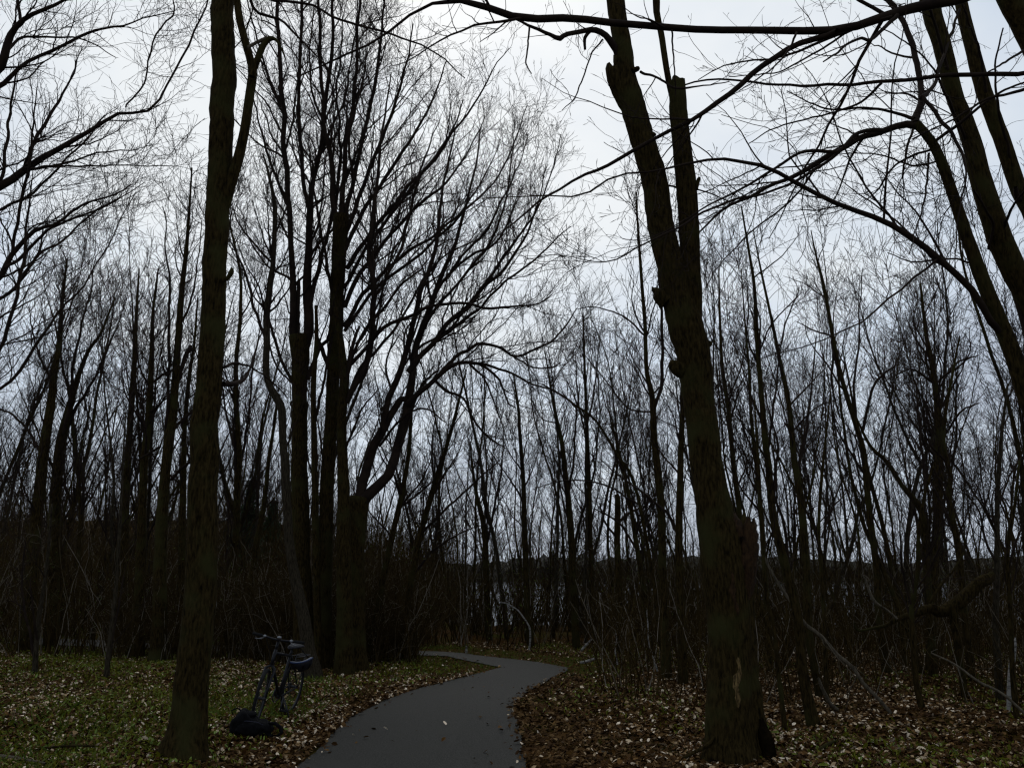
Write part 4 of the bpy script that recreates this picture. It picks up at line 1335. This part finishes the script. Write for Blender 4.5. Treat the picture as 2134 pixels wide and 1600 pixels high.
fallen('slanting pale dead branch rising from the litter behind the slender tree', 11.2, 11.0, "1745,1478,8 1730,1465,8 1722,1450,8 1712,1430,7 1706,1412,5", 'deadwood', seed=28)
fallen('white speckled dead stem slanting in the left wood behind the bicycle', 17.6, 17.5, "445,1290,4 447,1270,5 449,1255,5 445,1245,3", 'birch', name='dead_stem', seed=29)


# ------------------------------------------------------------------ bicycle (forward is local -Y towards the camera)
def bicycle():
    rear = on_ground(600, 1494)
    root = empty('bicycle', (rear[0], rear[1], gz1(*rear)))
    tag(root, 'black bicycle parked on its stand beside the mossy trunk, front wheel turned', 'bicycle')
    ang = math.radians(-7)                # heading: towards camera, a little to the left
    lean = math.radians(7)
    # local axes: x forward, y rider's left, z up
    fwd = Vector((math.sin(ang), -math.cos(ang), 0))
    root.rotation_euler = (0, 0, math.atan2(fwd.y, fwd.x))
    body = Matrix.Rotation(-lean, 4, 'X')
    R = .345
    RA = Vector((0, 0, R)); FA = Vector((1.06, 0, R))
    BB = Vector((.44, 0, .29)); ST = Vector((.27, 0, .80)); HT = Vector((.80, 0, .88)); HB = Vector((.86, 0, .70))

    def part(G, name, m, parent=None, extra=None, smooth=True):
        mtx = body if extra is None else body @ extra
        for i in range(len(G.v)):
            V = G.v[i].astype(float)
            A = np.array(mtx)
            G.v[i] = (V @ A[:3, :3].T + A[:3, 3]).astype(np.float32)
        return G.build(name, M[m], parent or root, smooth)

    G = Geo()
    G.tube([HB + Vector((-.01, 0, .03)), BB], .021, 10)
    G.tube([HT + Vector((.01, 0, -.04)), ST + Vector((0, 0, -.04))], .018, 10)
    G.tube([BB, ST], .018, 10)
    G.tube([HT, HB], .022, 10)
    for sgn in (-1, 1):
        G.tube([BB + Vector((0, .03 * sgn, 0)), RA + Vector((.0, .065 * sgn, 0))], .010, 8)
        G.tube([ST + Vector((0, .02 * sgn, -.04)), RA + Vector((0, .065 * sgn, 0))], .008, 8)
    G.ring(BB, (0, 1, 0), .02, .018, 14, 8)
    part(G, 'frame', 'black_paint')
    steer = Matrix.Translation(HB) @ Matrix.Rotation(math.radians(13), 4, (HT - HB).normalized()) @ Matrix.Translation(-HB)

    def wheel(c, ex):
        G = Geo()
        for i in range(28):
            a = 2 * math.pi * i / 28
            side = .03 if i % 2 else -.03
            G.tube([c + Vector((.02 * math.cos(a + .4), side, .02 * math.sin(a + .4))), c + Vector(((R - .04) * math.cos(a), 0, (R - .04) * math.sin(a)))], .0013, 4, False)
        G.tube([c + Vector((0, -.06, 0)), c + Vector((0, .06, 0))], .018, 10)
        wo = part(G, 'wheel', 'steel_dark', None, ex)
        G = Geo(); G.ring(c, (0, 1, 0), R - .018, .019, 56, 10)
        part(G, 'tyre', 'rubber', wo, ex)
        G = Geo(); G.ring(c, (0, 1, 0), R - .042, .010, 56, 6)
        part(G, 'rim', 'steel_dark', wo, ex)

    wheel(RA, None)
    wheel(FA, steer)
    G = Geo()
    for sgn in (-1, 1):
        G.tube([HB + Vector((.005, 0, .0)), HB + Vector((.02, .055 * sgn, -.03)), FA + Vector((-.03, .06 * sgn, .15)), FA + Vector((0, .06 * sgn, 0))], [.016, .017, .013, .010], 9)
    part(G, 'fork', 'black_paint', None, steer)
    G = Geo()
    top = HT + (HT - HB).normalized() * .10
    G.tube([HT, top], .019, 10)
    G.tube([top, top + Vector((.07, 0, .03))], .018, 9)
    part(G, 'stem', 'black_paint', None, steer)
    hb = top + Vector((.07, 0, .03))
    G = Geo()
    G.tube([hb + Vector((-.03, -.31, .015)), hb + Vector((-.01, -.16, .01)), hb + Vector((0, -.06, 0)), hb + Vector((0, .06, 0)), hb + Vector((-.01, .16, .01)), hb + Vector((-.03, .31, .015))], .013, 9)
    bar = part(G, 'handlebar', 'black_paint', None, steer)
    for sgn in (-1, 1):
        G = Geo()
        G.tube([hb + Vector((-.033, .325 * sgn, .016)), hb + Vector((-.018, .20 * sgn, .012))], .019, 10)
        part(G, 'grip', 'rubber', bar, steer)
        G = Geo()
        G.blob(hb + Vector((.0, .165 * sgn, .012)), (.024, .022, .02), 8, 8)
        G.tube([hb + Vector((.02, .165 * sgn, .0)), hb + Vector((.05, .21 * sgn, -.02)), hb + Vector((.045, .27 * sgn, -.025))], .006, 6)
        part(G, 'brake_lever', 'alloy', bar, steer)
    G = Geo()
    G.blob(hb + Vector((.012, .015, .028)), (.026, .03, .022), 8, 10)
    part(G, 'bell', 'alloy', bar, steer)
    G = Geo()
    G.tube([hb + Vector((.03, .14, 0)), hb + Vector((.07, .10, -.12)), HB + Vector((.05, .03, .02))], .003, 5)
    G.tube([hb + Vector((.03, -.14, 0)), hb + Vector((.08, -.06, -.12)), HB + Vector((.05, -.02, .02))], .003, 5)
    part(G, 'cable', 'rubber', None, steer)
    G = Geo(); G.tube([ST + Vector((.01, 0, -.05)), ST + Vector((-.02, 0, .045))], .014, 9)
    part(G, 'seat_post', 'steel_dark')
    G = Geo()

    def sad(d):
        return 1
    nn, kk = 16, 10
    V = []
    for i in range(nn + 1):
        t = i / nn
        xx = ST.x - .20 + .29 * t
        hw = .085 * (1 - t) ** .7 * (1 if t > .06 else .75) + .022
        if i in (0, nn): hw *= .35
        for j in range(kk):
            a = 2 * math.pi * j / kk
            V.append((xx, hw * math.cos(a), ST.z + .065 + .026 * math.sin(a) * (1 if math.sin(a) > 0 else .7) + .012 * (1 - t) ** 2))
    F_ = [(i * kk + j, i * kk + (j + 1) % kk, (i + 1) * kk + (j + 1) % kk, (i + 1) * kk + j) for i in range(nn) for j in range(kk)]
    G.add(V, F_)
    G.add(V[:kk], [tuple(range(kk))]); G.add(V[-kk:], [tuple(range(kk))])
    part(G, 'saddle', 'saddle')
    G = Geo()
    G.ring(BB + Vector((0, -.045, 0)), (0, 1, 0), .085, .006, 30, 6)
    for i in range(5):
        a = i * 1.257
        G.tube([BB + Vector((0, -.045, 0)), BB + Vector((.085 * math.cos(a), -.045, .085 * math.sin(a)))], .007, 5)
    ck = part(G, 'crankset', 'steel_dark')
    for sgn in (-1, 1):
        e_ = BB + Vector((.06 * sgn, .075 * sgn, -.155 * sgn))
        G = Geo(); G.tube([BB + Vector((0, .06 * sgn, 0)), e_], .010, 7)
        part(G, 'crank', 'steel_dark', ck)
        G = Geo()
        c0 = e_ + Vector((0, .05 * sgn, 0))
        for ox in (-.035, .035):
            G.tube([c0 + Vector((ox, -.045, 0)), c0 + Vector((ox, .045, 0))], .011, 6)
        for oy in (-.04, 0, .04):
            G.tube([c0 + Vector((-.035, oy, 0)), c0 + Vector((.035, oy, 0))], .009, 6)
        part(G, 'pedal', 'rubber', ck)
    G = Geo()
    G.tube([BB + Vector((-.02, -.045, .085)), RA + Vector((0, -.045, .035))], .005, 5)
    G.tube([BB + Vector((-.02, -.045, -.085)), RA + Vector((.02, -.045, -.08)), RA + Vector((-.01, -.045, -.035))], .005, 5)
    G.ring(RA + Vector((0, -.045, 0)), (0, 1, 0), .04, .012, 20, 6)
    part(G, 'chain', 'steel_dark')
    G = Geo()
    G.tube([BB + Vector((-.06, .04, -.02)), BB + Vector((-.03, .19, -.275))], .010, 7)
    part(G, 'kickstand', 'steel_dark')
    G = Geo()
    for sgn in (-1, 1):
        G.tube([ST + Vector((-.03, .05 * sgn, -.06)), Vector((-.02, .06 * sgn, .73)), Vector((-.30, .06 * sgn, .73))], .006, 6)
        G.tube([Vector((-.12, .06 * sgn, .73)), RA + Vector((0, .07 * sgn, 0))], .005, 6)
    for xx in (-.04, -.13, -.22, -.30):
        G.tube([Vector((xx, -.06, .73)), Vector((xx, .06, .73))], .005, 6)
    part(G, 'rear_rack', 'steel_dark')
    # helmet: hangs open side up against the left of the seat tube
    hm = empty('bike_helmet')
    hp = root.matrix_basis @ (body @ Vector((.20, .13, .70)))
    hm.location = hp
    hm.rotation_euler = (math.radians(-12), math.radians(-10), math.radians(15))
    tag(hm, 'black and blue bicycle helmet hanging open side up below the saddle', 'helmet')
    G = Geo()
    nn, kk = 10, 28
    V = []
    for layer in (1.0, .80):
        for i in range(nn + 1):
            th = math.pi / 2 * i / nn
            for j in range(kk):
                ph = 2 * math.pi * j / kk
                rib = 1 + (.045 * math.cos(6 * ph) * math.sin(th) if layer == 1.0 else 0)
                V.append((.145 * layer * rib * math.cos(ph) * math.sin(th), .11 * layer * rib * math.sin(ph) * math.sin(th), -.135 * layer * math.cos(th) + .02 * math.sin(th) ** 8 * math.cos(2 * ph)))
    F_ = []
    for l in (0, 1):
        o_ = l * (nn + 1) * kk
        for i in range(nn):
            for j in range(kk):
                q = (o_ + i * kk + j, o_ + i * kk + (j + 1) % kk, o_ + (i + 1) * kk + (j + 1) % kk, o_ + (i + 1) * kk + j)
                if (l == 0 and i in (4, 5, 6) and j % 4 in (1,)):
                    continue
                F_.append(q)
    o1 = nn * kk; o2 = (nn + 1) * kk + nn * kk
    for j in range(kk):
        F_.append((o1 + j, o1 + (j + 1) % kk, o2 + (j + 1) % kk, o2 + j))
    G.add(V, F_)
    G.build('shell', M['helmet_black'], hm)
    G = Geo()
    pts = [(.150 * math.cos(2 * math.pi * j / 32), .115 * math.sin(2 * math.pi * j / 32), .02 * math.cos(4 * math.pi * j / 32) - .006) for j in range(33)]
    G.tube(pts, .009, 6, False)
    G.build('rim_band', M['helmet_blue'], hm)
    G = Geo()
    pts = [(.130 * math.cos(2 * math.pi * j / 32), .098 * math.sin(2 * math.pi * j / 32), .02 * math.cos(4 * math.pi * j / 32) + .004) for j in range(33)]
    G.tube(pts, .007, 6, False)
    G.build('foam_liner', M['helmet_foam'], hm)
    G = Geo()
    G.tube([(.10, .05, .02), (.03, .02, .14), (0, -.04, .17), (-.03, 0, .13), (-.10, .05, .02)], .004, 5)
    G.tube([(.10, -.05, .02), (.03, -.03, .12), (0, -.045, .17), (-.10, -.05, .02)], .004, 5)
    G.build('strap', M['nylon'], hm)


bicycle()


# ------------------------------------------------------------------ backpack on the leaves
def backpack():
    x, y = on_ground(526, 1545)
    root = empty('backpack', (x, y, gz1(x, y)), math.radians(6))
    root.scale = (.87, .87, .87)
    tag(root, 'black backpack slumped on the leaves in front of the bicycle', 'backpack')
    rng = np.random.default_rng(8)
    ph = rng.random(12) * 6.28

    def lump(d):
        s_ = 1 + .06 * math.sin(5 * d[0] + ph[0] + 3 * d[2]) + .05 * math.sin(7 * d[1] + ph[1]) + .04 * math.sin(9 * d[2] + 6 * d[0] + ph[2])
        return s_
    G = Geo()
    nn, kk = 22, 24
    V = []
    for i in range(nn + 1):
        t = i / nn
        xx = -.30 + .56 * t
        h = (.155 + .085 * math.exp(-((t - .34) / .24) ** 2) - .05 * t)
        w_ = .19
        e_ = (1 - abs(2 * t - 1) ** 4) ** .5 + .02
        for j in range(kk):
            a = 2 * math.pi * j / kk
            ca, sa = math.cos(a), math.sin(a)
            f = lump((t * 2 - 1, ca, sa))
            yy = w_ * e_ * f * math.copysign(abs(ca) ** .7, ca)
            zz = h * e_ * f * (math.copysign(abs(sa) ** .75, sa))
            fold = .010 * math.sin(22 * t + 3 * ca + 2 * sa)
            V.append((xx, yy, max(.0, h * .62 + zz * .75 + fold) if sa < 0 else h * .62 + zz * .75 + fold))
    F_ = [(i * kk + j, i * kk + (j + 1) % kk, (i + 1) * kk + (j + 1) % kk, (i + 1) * kk + j) for i in range(nn) for j in range(kk)]
    G.add(V, F_)
    G.add(V[:kk], [tuple(range(kk))[::-1]]); G.add(V[-kk:], [tuple(range(kk))])
    G.build('bag_body', M['nylon'], root)
    G = Geo()
    G.blob((-.02, -.18, .10), (.17, .055, .085), 12, 16, lump)
    G.build('front_pocket', M['nylon'], root)
    G = Geo()
    G.blob((-.10, .0, .245), (.13, .14, .05), 10, 16, lump)
    G.build('lid', M['nylon'], root)
    G = Geo()
    G.tube([(.20, -.05, .14), (.28, -.10, .15), (.36, -.13, .11), (.385, -.14, .05), (.34, -.16, .015), (.26, -.15, .012), (.18, -.13, .03)], [.022, .024, .024, .02, .018, .016, .014], 7)
    G.build('strap', M['nylon'], root)
    G = Geo()
    G.tube([(-.26, -.02, .25), (-.29, -.01, .30), (-.22, .02, .325), (-.17, .03, .29)], .010, 6)
    G.build('handle', M['nylon'], root)
    G = Geo()
    G.tube([(-.18, -.165, .19), (-.05, -.20, .20), (.08, -.205, .185), (.15, -.19, .15)], .004, 5)
    G.build('zipper', M['nylon_trim'], root)


backpack()
bpy.context.view_layer.update()
